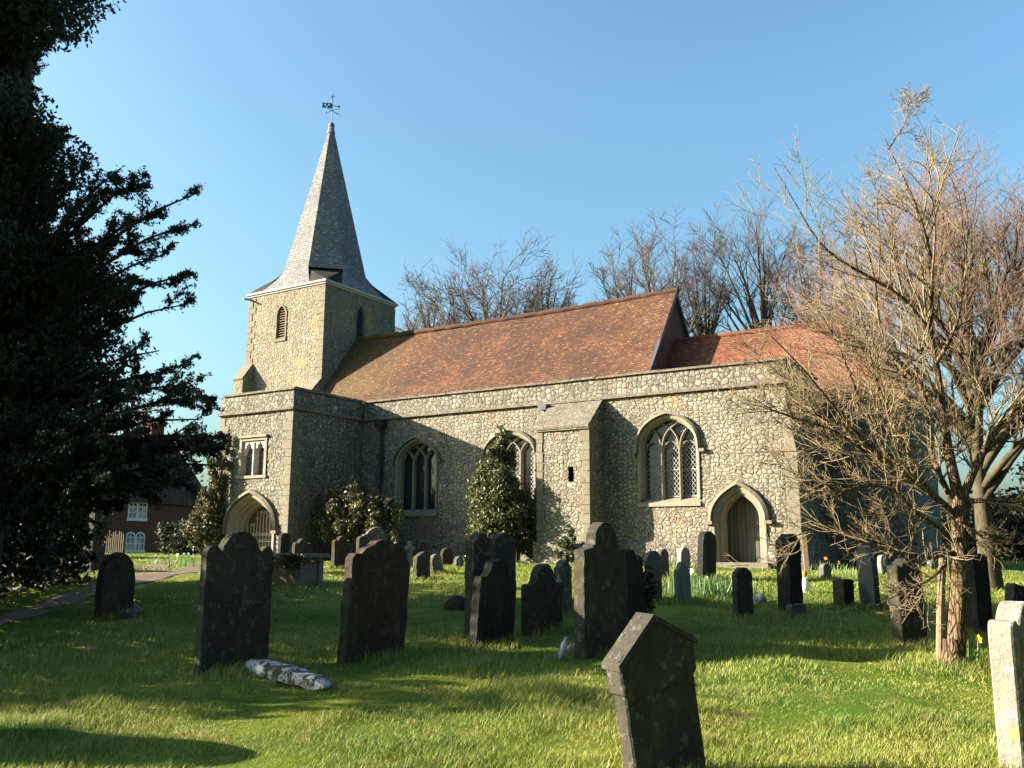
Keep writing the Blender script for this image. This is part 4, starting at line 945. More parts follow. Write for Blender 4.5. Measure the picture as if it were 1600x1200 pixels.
boulder('boulder', 893, 1018, .07, 'gs_white', 'crumpled white lump at the left foot of the tallest gravestone', 'stone', .8, 9)
P = site(876, 1034); mb = MB(); a = np.array((0,0,.03)); mb.tube([(0,0,.03),(.02,.0,.10),(.05,0,.19),(.055,0,.21),(.066,0,.25)], [.035,.037,.036,.02,.016], 10)
o = mb.build('glass_jar', plain('pale_blue_plastic', (.22,.27,.31), .25, spec=.5, vary=.1), smooth=True); o.location = P; tag(o, 'small bluish bottle stuck slantwise in the turf before the tallest gravestone', 'bottle')
# wooden post near the corner, memorial cross on steps, stake
P = site(1262, 896); mb = MB(); mb.box(-.065,.065,-.06,.06,-.2,.93); mb.hexa([(-.065,-.06,.931),(.065,-.06,.931),(.065,.06,.931),(-.065,.06,.931),(-.03,-.03,.98),(.03,-.03,.98),(.03,.03,.98),(-.03,.03,.98)])
o = mb.build('wooden_post', M['wood_post'], bevel=.012); o.location = P; o.rotation_euler = (0,-.05,.3); tag(o, 'pale wooden post standing by the south-east corner of the aisle', 'post')
P = site(1258, 925); mb = MB(); mb.tube([(0,0,-.02),(0,0,.12),(0,0,.2),(0,0,.27)], [.07,.085,.07,.03], 10); g1 = mb.build('garden_figure', M['white_petal'], smooth=True); g1.location = P; tag(g1, 'tiny white pottery figure with an orange top beside the blocky black stone', 'ornament')
mb = MB(); mb.tube([(0,0,.27),(0,0,.31),(0,0,.36),(0,0,.39)], [.03,.055,.05,.01], 10); local(g1, mb, 'head', M['orange_petal'], smooth=True)
P = site(142, 893); mc = empty('memorial_cross', P, 'tall stone memorial cross on a stepped base in the dark under the yew', 'memorial', rz=.2)
k_ = fwd(P)/FPX
mb = MB(); mb.box(-25*k_,25*k_,-25*k_,25*k_,-.2,.20); mb.box(-19*k_,19*k_,-19*k_,19*k_,.201,.40); mb.box(-13*k_,13*k_,-13*k_,13*k_,.401,.62); local(mc, mb, 'steps', M['gs_dark'], bevel=.02)
mb = MB(); mb.box(-.10,.10,-.10,.10,.622,2.3); local(mc, mb, 'shaft', M['gs_dark'], bevel=.03)
mb = MB(); mb.box(-.08,.08,-.42,.42,1.90,2.08); mb.box(-.09,.09,-.09,.09,2.30,2.55); local(mc, mb, 'cross_arm', M['gs_dark'], bevel=.02)

# ------------------------------------------------------------------ plants: vectorised growth
class Grow:
    def __init__(s, seed): s.r = np.random.RandomState(seed); s.V = []; s.F = []; s.n = 0; s.tips = []
    def unit(s, a): return a/np.maximum(np.linalg.norm(a, axis=-1, keepdims=True), 1e-9)
    def lines(s, P, D, L, k, wig, trop=(0,0,0)):
        """polylines (N, k+1, 3) from starts P, directions D, lengths L"""
        N = len(P); pts = [P]; d = s.unit(D); st = (L/k)[:, None]; tr = np.array(trop)
        for i in range(k):
            d = s.unit(d + s.r.normal(0, wig, (N, 3)) + tr/k); pts.append(pts[-1] + d*st)
        return np.stack(pts, 1)
    def tubes(s, pts, r0, r1, sides, power=1.0):
        N, K, _ = pts.shape; T = np.gradient(pts, axis=1); T = s.unit(T)
        ref = np.where(np.abs(T[..., 2:3]) > .9, np.array([1., 0, 0]), np.array([0, 0, 1.])); ref = np.broadcast_to(ref[:, :1], T.shape)
        U = s.unit(np.cross(T, ref)); W = np.cross(T, U)
        f = np.linspace(0, 1, K)[None]**power; R = (np.asarray(r0)[:, None]*(1-f) + np.asarray(r1)[:, None]*f)[..., None, None]
        a = np.linspace(0, 2*pi, sides, endpoint=False); ring = U[:, :, None]*np.cos(a)[None, None, :, None] + W[:, :, None]*np.sin(a)[None, None, :, None]
        V = (pts[:, :, None] + ring*R).reshape(-1, 3)
        b = np.arange(N)[:, None, None]*K*sides + np.arange(K-1)[None, :, None]*sides; i = b+np.arange(sides)[None, None]; j = b+((np.arange(sides)+1) % sides)[None, None]
        F = np.stack([i, j, j+sides, i+sides], -1).reshape(-1, 4)
        s.V.append(V); s.F.append(F+s.n); s.n += len(V)
    def kids(s, pts, L, m, f0, f1, ang, ratio, up=0., flat=0.):
        """m children along every polyline"""
        N, K, _ = pts.shape; f = s.r.uniform(f0, f1, (N, m)); x = f*(K-1); i = np.minimum(x.astype(int), K-2); g = (x-i)[..., None]
        n = np.arange(N)[:, None]; A, B = pts[n, i], pts[n, i+1]; P = A*(1-g)+B*g; T = s.unit(B-A)
        rnd = s.unit(s.r.normal(0, 1, (N, m, 3))); rnd = s.unit(rnd - T*(rnd*T).sum(-1, keepdims=True)); rnd[..., 2] *= (1-flat)
        an = s.r.uniform(ang[0], ang[1], (N, m))[..., None]; D = s.unit(T*np.cos(an)+rnd*np.sin(an)+np.array([0,0,up]))
        LL = L[:, None]*s.r.uniform(ratio[0], ratio[1], (N, m))*(1.15-.6*f)
        return P.reshape(-1, 3), D.reshape(-1, 3), LL.ravel(), f.ravel()
    def mesh(s, name, mat, parent, base=None): 
        o = npmesh(name, np.concatenate(s.V), np.concatenate(s.F), mat, parent, base=base); s.V = []; s.F = []; s.n = 0; return o
def leaves(name, C, size, mat, parent, seed=0, elong=1.6, droop=None, base=None, nrm=None, bend=.25):
    """one small folded leaf (two quads sharing a rib) at every centre"""
    r = np.random.RandomState(seed); N = len(C); d = r.normal(0, 1, (N, 3))
    if droop is not None: d = d*.6+np.asarray(droop)
    d /= np.linalg.norm(d, axis=1, keepdims=True); q = r.normal(0, 1, (N, 3)); w = np.cross(d, q); w /= np.linalg.norm(w, axis=1, keepdims=True); n = np.cross(d, w)
    sz = (size*r.uniform(.6, 1.3, N))[:, None]; a = C-d*sz*elong/2; b = C+d*sz*elong/2; l = C+w*sz*.5+n*sz*bend; rr_ = C-w*sz*.5+n*sz*bend
    V = np.stack([a, l, b, rr_], 1).reshape(-1, 3); I = np.arange(N)[:, None]*4; F = np.concatenate([I+np.array([[0,1,2]]), I+np.array([[0,2,3]])])
    return npmesh(name, V, F, mat, parent, smooth=False, base=base, col=np.repeat(r.rand(N), 4))
def blob_points(r, N, cen, rad, shell=.5):
    u = r.normal(0, 1, (N, 3)); u /= np.linalg.norm(u, axis=1, keepdims=True); k = (shell+(1-shell)*r.rand(N)**.7)[:, None]
    return np.array(cen)+u*k*np.array(rad)

# bare trees -------------------------------------------------------
def bare_tree(base, H, spread, seed, label, group=None, mats=('bark_far','twig_far'), trunk_r=.3, fork=.3, levels=((9,.55,(.25,.6),.25),(6,.5,(.3,.8),.15),(6,.5,(.3,.9),.1),(5,.55,(.3,1.),.05)), name='bare_tree', cat='tree', tw=.014, wig=.12, up=.12, stems=1, lean=(0,0), width=None, trk=.6):
    root = empty(name, base, label, cat, group); g = Grow(seed); r = g.r
    n0 = stems; P = np.tile(np.array(base, float), (n0, 1)); B = np.array(base, float)
    if n0 > 1: P[:, :2] += r.normal(0, trunk_r*.5, (n0, 2))
    D = np.array([[lean[0], lean[1], 1.0]]*n0) + (r.normal(0, .16, (n0, 3)) if n0 > 1 else 0)
    P[:, 2] -= .2
    L = np.full(n0, H*trk)*r.uniform(.9, 1.1, n0); pts = g.lines(P, D, L, 8, .05); R0 = np.full(n0, trunk_r)*(1 if n0 == 1 else .75)
    store = [(pts, R0, R0*.10, 8)]; Rr = R0; cur = pts; curL = L*spread
    for li, (m, ratio, ang, upk) in enumerate(levels):
        f0 = fork if li == 0 else .15
        P, D, LL, f = g.kids(cur, np.full(len(cur), H*ratio), m, f0, 1.0, ang, (.55, 1.35), up=upk+up)
        pr = np.repeat(Rr, m); rad = np.maximum(tw, pr*(1-.62*f)*.55)
        k = 5 if li < 2 else 3; cur = g.lines(P, D, LL, k, wig, (0, 0, up*1.2))
        store.append((cur, rad, np.maximum(tw*.55, rad*.3), 5 if li < 2 else 3)); curL = LL; Rr = rad
    allp = store[-1][0].reshape(-1, 3)-B; sz = H/np.percentile(allp[:, 2], 99.7); q = np.abs((allp-np.median(allp, 0))[:, :2]@RH); sx = (width/2)/np.percentile(q, 98.5) if width else sz
    sc = np.array((sx, sx, sz))
    for i, (p_, a_, b2, sd2) in enumerate(store):
        g.tubes(B+(p_-B)*sc, a_, b2, sd2)
        if i == 0: g.mesh('trunk', M[mats[0]], root)
        elif i == 2: g.mesh('limbs', M[mats[0]], root)
    g.mesh('twigs', M[mats[1]], root); return root
def dome_tree(base, H, width, crown, seed, label, group, name, mats=('bark_far','twig_far'), tr=.34, n=(16,8,7,6), tw=.013, wig=.10, stems=1, fk=.35, last=.045, spread=1.):
    """open rounded crown: limbs curve from the fork towards points spread over a dome, side shoots grow outwards from its centre"""
    root = empty(name, base, label, 'tree', group); g = Grow(seed); r = g.r; B = np.array(base, float); W = width/2
    cen = B+np.array((0, 0, H-crown*.62)); fz = H-crown*(1.0+fk)
    lean = r.normal(0, .02, 2)*H
    top = B+np.array((lean[0], lean[1], H*.80)); tp = np.stack([B+(top-B)*f+np.array((r.normal(0,.05), r.normal(0,.05), 0))*(f > 0) for f in np.linspace(0, 1, 9)])[None]
    store = [(tp, np.array([tr]), np.array([tr*.10]), 8)]
    k = n[0]; i = np.arange(k)+.5; ct_ = 1-i/k*1.05; st_ = np.sqrt(np.maximum(0, 1-ct_**2)); ph = i*2.399+r.uniform(0, 6)
    q = np.stack([st_*np.cos(ph)*W, st_*np.sin(ph)*W, ct_*crown*.60+crown*.02], 1)*r.uniform(.82, .98, (k, 1)); T = cen+q
    f0 = np.clip(r.uniform(0, 1, k)*.6+(ct_*.4), 0, 1); S = B+(top-B)*((fz+(H*.72-fz)*f0)/(H*.8))[:, None]
    Mi = S*.5+T*.5+np.array((0,0,1.))*(crown*.10)+(T-cen)*np.array((.10,.10,0))
    u = np.linspace(0, 1, 11)[None, :, None]; pts = S[:, None]*(1-u)**2+2*Mi[:, None]*u*(1-u)+T[:, None]*u*u; nz = r.normal(0, wig*.35, pts.shape).cumsum(1)*.25*W/3; nz[:, 0] = 0; pts = pts+nz
    R0 = np.full(k, tr*.42); store.append((pts, R0, np.full(k, tw*1.3), 6)); cur = pts; rad = R0; Lr = [W*.62, W*.36, W*.20, W*.11]
    for li, m in enumerate(n[1:]):
        P, D, LL, f = g.kids(cur, np.ones(len(cur)), m, .22 if li == 0 else .15, 1., (.45, 1.05), (.6, 1.3)); L = Lr[li]*r.uniform(.55, 1.25, len(P))*spread
        out = g.unit(P-(cen-np.array((0,0,crown*.45)))); D = g.unit(D+out*(.55 if li < 2 else .35)); rr_ = np.maximum(tw, np.repeat(rad, m)*(1-.7*f)*.5)
        cur = g.lines(P, D, L, 5 if li == 0 else 3, wig); store.append((cur, rr_, np.maximum(tw*.5, rr_*.3), 4 if li == 0 else 3)); rad = rr_
    al = store[-1][0].reshape(-1, 3)-B; sz = H/np.percentile(al[:, 2], 99.3); sx = W/np.percentile(np.abs(al[:, :2]@RH), 96); sc = np.array((sx, sx, sz))
    for i, (p_, a_, b2, sd2) in enumerate(store):
        g.tubes(B+(p_-B)*sc, a_, b2, sd2, .8)
        if i == 0: g.mesh('trunk', M[mats[0]], root)
        elif i == 2: g.mesh('limbs', M[mats[0]], root)
    g.mesh('twigs', M[mats[1]], root); return root
def far(px, top, t_, zb=1.3):
    P = at(px, 866, t_); P[2] = zb; H = at(px, top, t_)[2]-zb; return tuple(P), float(H)
LV_OAK = ((14,.27,(.6,1.3),.0),(7,.14,(.4,1.1),.0),(6,.08,(.4,1.1),.0),(4,.04,(.4,1.),.0))
FG = 'bare trees beyond the nave roof'
LV_ASH = ((16,.24,(.30,.80),.02),(7,.12,(.3,.8),.0),(6,.065,(.35,.9),.0),(5,.035,(.35,.9),.0))
for px, top, t_, wpx, hpx, sd_, wg, nm, lb in (
    (770, 390, 62, 250, 150, 12, .26, 'oak_tree', 'wide crooked bare oak behind the middle of the nave roof'),
    (668, 432, 66, 130, 110, 15, .26, 'oak_tree', 'smaller crooked bare oak just right of the tower'),
    (855, 420, 64, 110, 110, 16, .26, 'oak_tree', 'small crooked bare oak at the right of the wide one'),
    (1032, 340, 56, 200, 190, 3, .12, 'ash_tree', 'bare ash fanning out above the east end of the nave ridge'),
    (985, 385, 60, 95, 130, 9, .12, 'ash_tree', 'leftmost bare ash, low and feathery over the nave ridge'),
    (1110, 362, 58, 110, 180, 5, .12, 'ash_tree', 'slim bare ash between the two tallest crowns'),
    (1195, 318, 57, 200, 215, 7, .12, 'ash_tree', 'tallest bare ash with a broad rounded crown above the chancel roof'),
    (1290, 345, 60, 150, 200, 8, .12, 'ash_tree', 'bare ash half hidden behind the twigs of the near tree')):
    b_, h_ = far(px, top, t_); k_ = t_/FPX
    dome_tree(b_, h_, wpx*k_, hpx*k_*1.25, sd_, lb, FG, nm, tw=.018 if nm[0] == 'o' else .013, wig=wg, n=(15,7,5,4) if wpx > 140 else (11,6,5,4))

# big twiggy tree at the right, behind the young tree
P = site(1550, 920)
bt = dome_tree((P[0], P[1], P[2]), (861-228)/FPX*fwd(P)+1.6-P[2], 6.4, 7.0, 31, 'big bare tree with a dense haze of pinkish twigs at the right edge', None, 'bare_tree', mats=('bark_big','twig_big'), tr=.22, n=(30,9,8,5), tw=.0045, wig=.13, fk=.02)

# young tree in front, its main limbs laid out as in the photograph
P0 = site(1490, 1040); T0 = fwd(P0)
nt = empty('young_tree', P0, 'young bare tree with olive branches spreading low, staked, in the sunlit grass at the right', 'tree')
def LP(pts, dt=0., dend=0.):
    n = len(pts); return np.array([at(x, y, T0+dt+dend*i/(n-1)) for i, (x, y) in enumerate(pts)])
def resample(A, k):
    d = np.concatenate([[0], np.cumsum(np.linalg.norm(np.diff(A, axis=0), axis=1))]); x = np.linspace(0, d[-1], k+1)
    # smooth
    return np.stack([np.interp(x, d, A[:, i]) for i in range(3)], 1), d[-1]
g = Grow(77)
tr, _ = resample(LP([(1491,1046),(1494,1000),(1497,940),(1500,880),(1500,830),(1499,795),(1497,768)]), 12)
g.tubes(tr[None], np.array([.108]), np.array([.074]), 14, .6); fl = np.array([P0+np.array((0,0,-.12)), P0+np.array((0,0,.0)), P0+np.array((0,0,.10))*1+np.array((0,0,.0)), P0+np.array((.005,0,.26))])[None]; g.tubes(fl, np.array([.19]), np.array([.09]), 14, .7); g.mesh('trunk', M['bark_near'], nt)
limbs = [  # (points, depth drift, r0, r1)
 ([(1497,775),(1488,735),(1478,690),(1472,637),(1463,567),(1451,517),(1455,470),(1457,408),(1434,325),(1408,268),(1392,240),(1382,215)], .25, .060, .004),
 ([(1500,790),(1512,758),(1530,715),(1550,680),(1580,645),(1610,612),(1650,560),(1690,500)], -.3, .050, .010),
 ([(1498,812),(1475,788),(1448,765),(1415,740),(1387,722),(1356,695),(1326,665),(1300,632),(1270,595),(1240,560),(1205,525)], -.7, .045, .005),
 ([(1497,850),(1478,838),(1465,822),(1440,808),(1424,797),(1410,775),(1392,762),(1350,757),(1290,757)], -.5, .030, .006),
 ([(1496,862),(1475,866),(1455,872),(1420,868),(1385,858),(1350,848),(1315,838),(1270,828),(1228,842)], -.6, .028, .005),
 ([(1492,868),(1480,862),(1478,880),(1462,900),(1440,912),(1405,928),(1370,946)], -.7, .020, .004),
 ([(1505,785),(1530,782),(1560,781),(1600,784),(1650,776)], -.3, .030, .010),
 ([(1494,800),(1482,770),(1466,738),(1452,700),(1448,668),(1450,640),(1440,600),(1420,560),(1412,520)], .5, .036, .006),
 ([(1482,772),(1470,752),(1460,742),(1472,715),(1490,700),(1505,688),(1512,660),(1530,620)], .3, .024, .005),
 ([(1472,637),(1445,608),(1415,585),(1385,545),(1372,500),(1368,440),(1358,400),(1340,310)], .5, .030, .004),
 ([(1463,567),(1480,540),(1497,500),(1505,450),(1512,400),(1500,330)], -.4, .026, .004),
 ([(1451,517),(1425,480),(1400,455),(1370,440),(1335,420),(1300,400),(1272,370),(1250,330),(1210,262)], -.4, .026, .003),
 ([(1387,722),(1360,712),(1330,690),(1300,670),(1265,660),(1225,648),(1180,632)], -.9, .024, .004),
 ([(1415,740),(1380,705),(1350,640),(1330,590),(1310,540),(1290,500),(1265,470)], .3, .028, .004),
 ([(1326,665),(1290,655),(1262,640),(1235,650),(1205,640),(1175,620)], -.3, .016, .003),
 ([(1440,350),(1418,330),(1392,318),(1372,300),(1358,280)], .1, .012, .003),
 ([(1388,233),(1410,200),(1424,170),(1430,150)], .1, .010, .003),
 ([(1300,632),(1262,612),(1225,590),(1190,560),(1172,540)], .2, .014, .003),
 ([(1448,765),(1425,720),(1405,680),(1385,640),(1360,560),(1350,500)], -.5, .030, .004),
 ([(1350,757),(1310,770),(1270,762),(1240,738),(1205,725),(1185,722)], -.2, .010, .003),
 ([(1530,715),(1560,690),(1600,690)], .1, .020, .006),
 ([(1497,815),(1520,830),(1560,850),(1610,850)], -.5, .018, .006),
]
PT = []; LN = []; RA = []
for pts, de, r0, r1 in limbs:
    q, L = resample(LP(pts, 0, de), 16); q[1:-1] = q[1:-1]*.6+(q[:-2]+q[2:])*.2
    PT.append(q); LN.append(L); RA.append((r0, r1))
PT = np.array(PT); LN = np.array(LN); RA = np.array(RA)
g.tubes(PT, RA[:, 0], RA[:, 1], 8, .8); g.mesh('limbs', M['bark_near'], nt)
P, D, L, f = g.kids(PT, LN, 12, .12, .9, (.35, .95), (.22, .60), up=.18)
rad = np.maximum(.0045, np.repeat(RA[:, 0], 12)*(1-.8*f)*.42); c1 = g.lines(P, D, L, 7, .13, (0, 0, .25)); g.tubes(c1, rad, np.full(len(rad), .003), 4)
P, D, L2, f = g.kids(c1, L, 8, .1, 1., (.35, 1.0), (.30, .62), up=.12); c2 = g.lines(P, D, L2, 4, .14, (0, 0, .2)); g.tubes(c2, np.maximum(.0030, np.repeat(rad, 8)*.5), np.full(len(P), .0022), 3)
P, D, L3, f = g.kids(c2, L2, 3, .1, 1., (.35, 1.0), (.35, .7), up=.12); c3 = g.lines(P, D, np.minimum(L3, .22), 2, .14); g.tubes(c3, np.full(len(P), .0026), np.full(len(P), .0018), 3)
g.mesh('twigs', M['twig_near'], nt)
P = site(1466, 1038); mb = MB(); top = at(1473, 865, fwd(P)); mb.tube([tuple(P-np.array((0,0,.2))), tuple(P*.5+top*.5), tuple(top)], [.042,.040,.036], 9)
sk = mb.build('tree_stake', M['wood_post'], None, smooth=False, off=tuple(P)); tag(sk, 'round wooden stake standing close on the left of the young bare tree', 'stake')

# the yew ----------------------------------------------------------
TY_ = 13.4; P = at(-75, 940, TY_); P[2] = float(hfun(P[0], P[1])); YB = np.array(P)
yw = empty('yew_tree', YB, 'huge black-green yew filling the left edge, its feathery branches reaching towards the church', 'tree')
g = Grow(5); mb = MB()
pts = np.array([[YB+np.array((0,0,-.3)), YB+np.array((.1,.1,2.)), YB+np.array((-.1,.2,5.)), YB+np.array((.1,0,9.)), YB+np.array((0,0,12.5))]])
g.tubes(pts, np.array([.55]), np.array([.10]), 12); g.mesh('trunk', M['bark_dark'], yw)
reach = [  # arching limbs: px, py of the tips (photograph) and forward distance of the tip; the crown's silhouette
 ((60,40),-1.5),((100,200),-1.5),((55,140),0),((30,60),1),((105,205),0),((20,250),-2),((60,270),-1),
 ((318,300),-2.0),((300,350),-1.6),((310,425),-1.8),((298,475),-1.4),((235,275),-1.7),((150,255),-1.4),((200,262),-2.2),((255,330),-1.0),((270,395),-1.5),((230,430),-.6),((120,300),0),((170,320),-.5),((190,380),0),((160,450),-.8),((215,470),-1.6),
 ((150,520),0),((130,560),-1.5),((110,480),.5),((140,500),-1.2),
 ((345,620),-2.2),((330,680),-2.0),((300,600),-2.4),((255,548),-2.0),((285,580),-1.2),((320,655),-1.4),((350,705),-1.0),((368,682),-2.6),((372,728),-2.6),((290,720),-2),((240,600),-.5),((200,580),-1.2),((250,700),0),((300,750),-2.2),((230,760),-1.6),((180,700),.5),((170,620),-1.9),
 ((200,790),-1.0),((150,760),-2),((120,800),-2.4),((90,720),-2.5),((60,800),-2),((20,830),-2),((180,740),-2.8),((130,690),-2.6),((60,650),-2.5),((100,620),-1),((40,560),-2),((80,520),-1),((30,480),0),((90,420),-1),((60,380),-1.6),((20,330),0),
 ((260,640),-2.8),((220,680),-2.6),((310,700),-1.4),((270,760),-2.4),
]
segs = []; Ls = []
for (px, py), dt in reach:
    tip = at(px-(6 if px > 200 else 10), py, TY_+dt+.3); z0 = max(1.2, (tip[2]-1.2)*.72+.4); st = YB+np.array((0,0,z0-YB[2]+.2 if z0 > YB[2] else 1.))
    mid = st*.5+tip*.5+np.array((0,0,.25+.03*np.linalg.norm(tip-st))); A = np.array([st, st*.72+mid*.28+np.array((0,0,.12)), mid, mid*.4+tip*.6+np.array((0,0,.10)), tip]); q, L = resample(A, 12)
    segs.append(q); Ls.append(L)
r_ = g.r
for k in range(150):          # the rest of the crown, all round the trunk
    z = r_.uniform(1.6, 12.5); a = r_.uniform(0, 2*pi); R_ = (3.9 if z < 6.5 else 3.9*sqrt(max(.03, 1-((z-6.5)/7.0)**2)))*r_.uniform(.7, 1.0)
    dx = np.array((cos(a), sin(a), 0)); 
    R_ *= (1-(.62 if z < 5.5 else .78)*max(0, dx[:2]@RH)**.6)*(.74 if dx[:2]@FH < 0 else (.55 if z > 6 else 1))
    if dx[:2]@RH > .25 and (z > 7.5 or r_.rand() < .45): continue
    tip = YB+dx*R_+np.array((0,0,z)); st = YB+np.array((0,0,max(.8, z*.72))); A = np.array([st, st*.5+tip*.5+np.array((0,0,.3)), tip]); q, L = resample(A, 12); segs.append(q); Ls.append(L)
S = np.array(segs); Ls = np.array(Ls)
g.tubes(S, np.full(len(S), .065), np.full(len(S), .008), 5)
P, D, L, f = g.kids(S, Ls, 15, .22, .97, (.3, .85), (.08, .22), up=.02, flat=.5); c1 = g.lines(P, D, L, 6, .10, (0,0,.12)); g.tubes(c1, np.full(len(P), .014), np.full(len(P), .004), 3)
P, D, L2, f = g.kids(c1, L, 7, .12, 1.0, (.4, .9), (.28, .55), up=0, flat=.5); c2 = g.lines(P, D, L2, 4, .10, (0,0,-.10)); g.tubes(c2, np.full(len(P), .006), np.full(len(P), .003), 3)
g.mesh('limbs', M['bark_dark'], yw)
def along(lines, m, r, jit):
    N, K, _ = lines.shape; x = r.rand(N, m)*(K-1); i = np.minimum(x.astype(int), K-2); q = (x-i)[..., None]; n = np.arange(N)[:, None]
    return (lines[n, i]*(1-q)+lines[n, i+1]*q).reshape(-1, 3)+r.normal(0, jit, (N*m, 3))
tips = S[:, -5:]
C = np.concatenate([along(c2, 22, r_, .020), along(c1, 24, r_, .024), along(tips, 60, r_, .03)])
leaves('foliage', C, .024, M['yew'], yw, 3, elong=2.6, droop=(.1,.05,-.45))
# dense inner mass, off to the left of the picture for the most part
inner = []
for k in range(90):
    z = r_.uniform(2.2, 11.5); a = r_.uniform(0, 2*pi); R_ = 3.0*sqrt(max(.05, 1-abs((z-6.0)/6.6)**2.5))*sqrt(r_.rand()); c = YB+np.array((cos(a)*R_*.8, sin(a)*R_*.8, z))-np.array((*RH, 0))*(1.1 if z < 6 else 1.15)+np.array((*FH, 0))*(.35 if z < 6 else -.4); inner.append(blob_points(r_, 2200, c, (1.0, 1.0, .55), .2))
leaves('inner_foliage', np.concatenate(inner), .048, M['yew'], yw, 4, elong=2.2, droop=(0,0,-.4))

# unseen yews added behind and right of the camera to block sky light
for (t_, s_, hh_, lb_) in ((-7.5, 6.5, 11, 'unseen yew added behind the camera to the right to block sky light'), (-10.5, -1.5, 10, 'unseen yew added straight behind the camera to block sky light'), (3.5, 10.0, 10, 'unseen yew added beyond the right edge to block sky light, nearest the camera'), (9.5, 13.0, 11, 'unseen yew added beyond the right edge to block sky light, level with the young tree'), (15.5, 16.5, 11, 'unseen yew added beyond the right edge to block sky light, level with the big twiggy tree')):
    c = FH*t_+RH*s_; yb = (float(c[0]), float(c[1]), 0.); y2 = empty('yew_tree', yb, lb_, 'tree'); gg = Grow(int(90+s_+t_)); pp_ = np.array([[yb, (yb[0], yb[1], 3.), (yb[0]+.2, yb[1], 7.)]]); gg.tubes(pp_, np.array([.45]), np.array([.12]), 10); gg.mesh('trunk', M['bark_dark'], y2)
    cc = [blob_points(r_, 1500, (yb[0]+3.6*cos(k*2.4)*sqrt(k/14)*(1-abs(.5-k/14)*.6), yb[1]+3.6*sin(k*2.4)*sqrt(k/14)*(1-abs(.5-k/14)*.6), 2+hh_*.75*((k*5) % 14)/14), (1.9,1.9,1.6), .3) for k in range(14)]
    leaves('foliage', np.concatenate(cc), .17, M['yew'], y2, 14, elong=1.8)
# unseen hedge added beyond the left edge to keep the near grass in shade
hd = empty('shade_hedge', tuple(np.array((*(FH*12.2+RH*-11.0), .6))), 'unseen tall yew hedge added beyond the left edge to shade the grass', 'hedge')
cc = []
for k in range(28):
    tt = 7.8+k*.42; c = FH*tt+RH*(-9.0-.4*sin(k*1.7)); zt_ = 3.4*(1+.10*sin(k*2.3)); cc.append(blob_points(r_, 900, (c[0], c[1], .3+zt_/2), (.55, .55, zt_/2+.3), .2))
leaves('foliage', np.concatenate(cc), .10, M['yew'], hd, 14, elong=1.8)
# holly and shrubs ---------------------------------------------------
def shrub(name, base, blobs, N, size, mat, label, cat, seed, stem=.05, elong=1.6, group=None):
    root = empty(name, base, label, cat, group); r = np.random.RandomState(seed); B = np.array(base); tot = sum(b[3]*b[4]*b[5] for b in blobs); C = []
    g = Grow(seed); ends = []
    for (dx, dy, dz, rx, ry, rz) in blobs:
        n = int(N*rx*ry*rz/tot); k = max(4, n//90)
        cc = blob_points(r, k, (dx, dy, dz), (rx, ry, rz), .45); cl = cc[r.randint(0, k, n)]+r.normal(0, 1, (n, 3))*np.array((rx, ry, rz))*.13; C.append(cl+B); ends += [B+e for e in cc[:14]]
    E = np.array(ends); st = np.tile(B, (len(E), 1))+r.normal(0, .05, (len(E), 3))*np.array((1,1,0)); st[:, 2] = B[2]-.05
    mid = st*.5+E*.5+r.normal(0, .08, E.shape); mid[:, :2] = mid[:, :2]*.6+st[:, :2]*.4; pts = np.stack([st, (st+mid)/2, mid, (mid+E)/2, E], 1); g.tubes(pts, np.full(len(E), stem*.5), np.full(len(E), .006), 4); g.mesh('stems', M['bark_big'], root)
    leaves('foliage', np.concatenate(C), size, M[mat], root, seed, elong=elong); return root
hb = (-15.45, 23.85, 1.25)
shrub('holly', hb, [(0,0,1.05,.95,.85,.95),(0,0,1.9,.90,.80,.9),(-.02,0,2.75,.66,.6,.8),(.0,0,3.4,.42,.38,.7),(.02,0,3.95,.20,.18,.35),(.25,.0,1.7,.9,.7,.8)], 26000, .070, 'holly', 'tall conical holly growing in front of the pointed aisle window', 'bush', 8, .08)
P = site(545, 884); P = at(540, 873, 30.4); P[2] = 1.25
shrub('shrub', tuple(P), [(-.5,-.1,1.45,.70,.6,.85),(.2,0,1.6,.8,.7,.9),(.9,.2,1.3,.8,.7,.9),(1.5,.3,1.2,.55,.5,.75),(.3,.1,2.35,.34,.35,.5),(-.9,-.2,2.0,.25,.25,.55),(-1.15,-.2,1.4,.35,.3,.3),(-.35,0,2.3,.2,.2,.4)], 17000, .075, 'laurel', 'sprawling glossy shrub in the corner between porch and aisle, its left side in sun', 'bush', 9, .07)
P = at(322, 872, 31.5); P[2] = 1.25
shrub('shrub', tuple(P), [(0,0,1.0,.55,.6,.8),(.1,0,2.0,.45,.5,.8),(.25,.1,2.9,.35,.4,.8),(.35,.1,3.7,.25,.3,.6),(-.35,0,.9,.45,.5,.5)], 9000, .075, 'laurel', 'narrow sunlit shrub climbing beside the west corner of the porch', 'bush', 10, .06)
P = at(880, 880, 24.2); P = site(885, 884)
shrub('shrub', (-13.05, 23.72, 1.25), [(0,0,.35,.30,.22,.35),(.15,0,.75,.22,.18,.3)], 1200, .06, 'ivy', 'small ivy bush at the foot of the stair turret', 'bush', 11, .03)
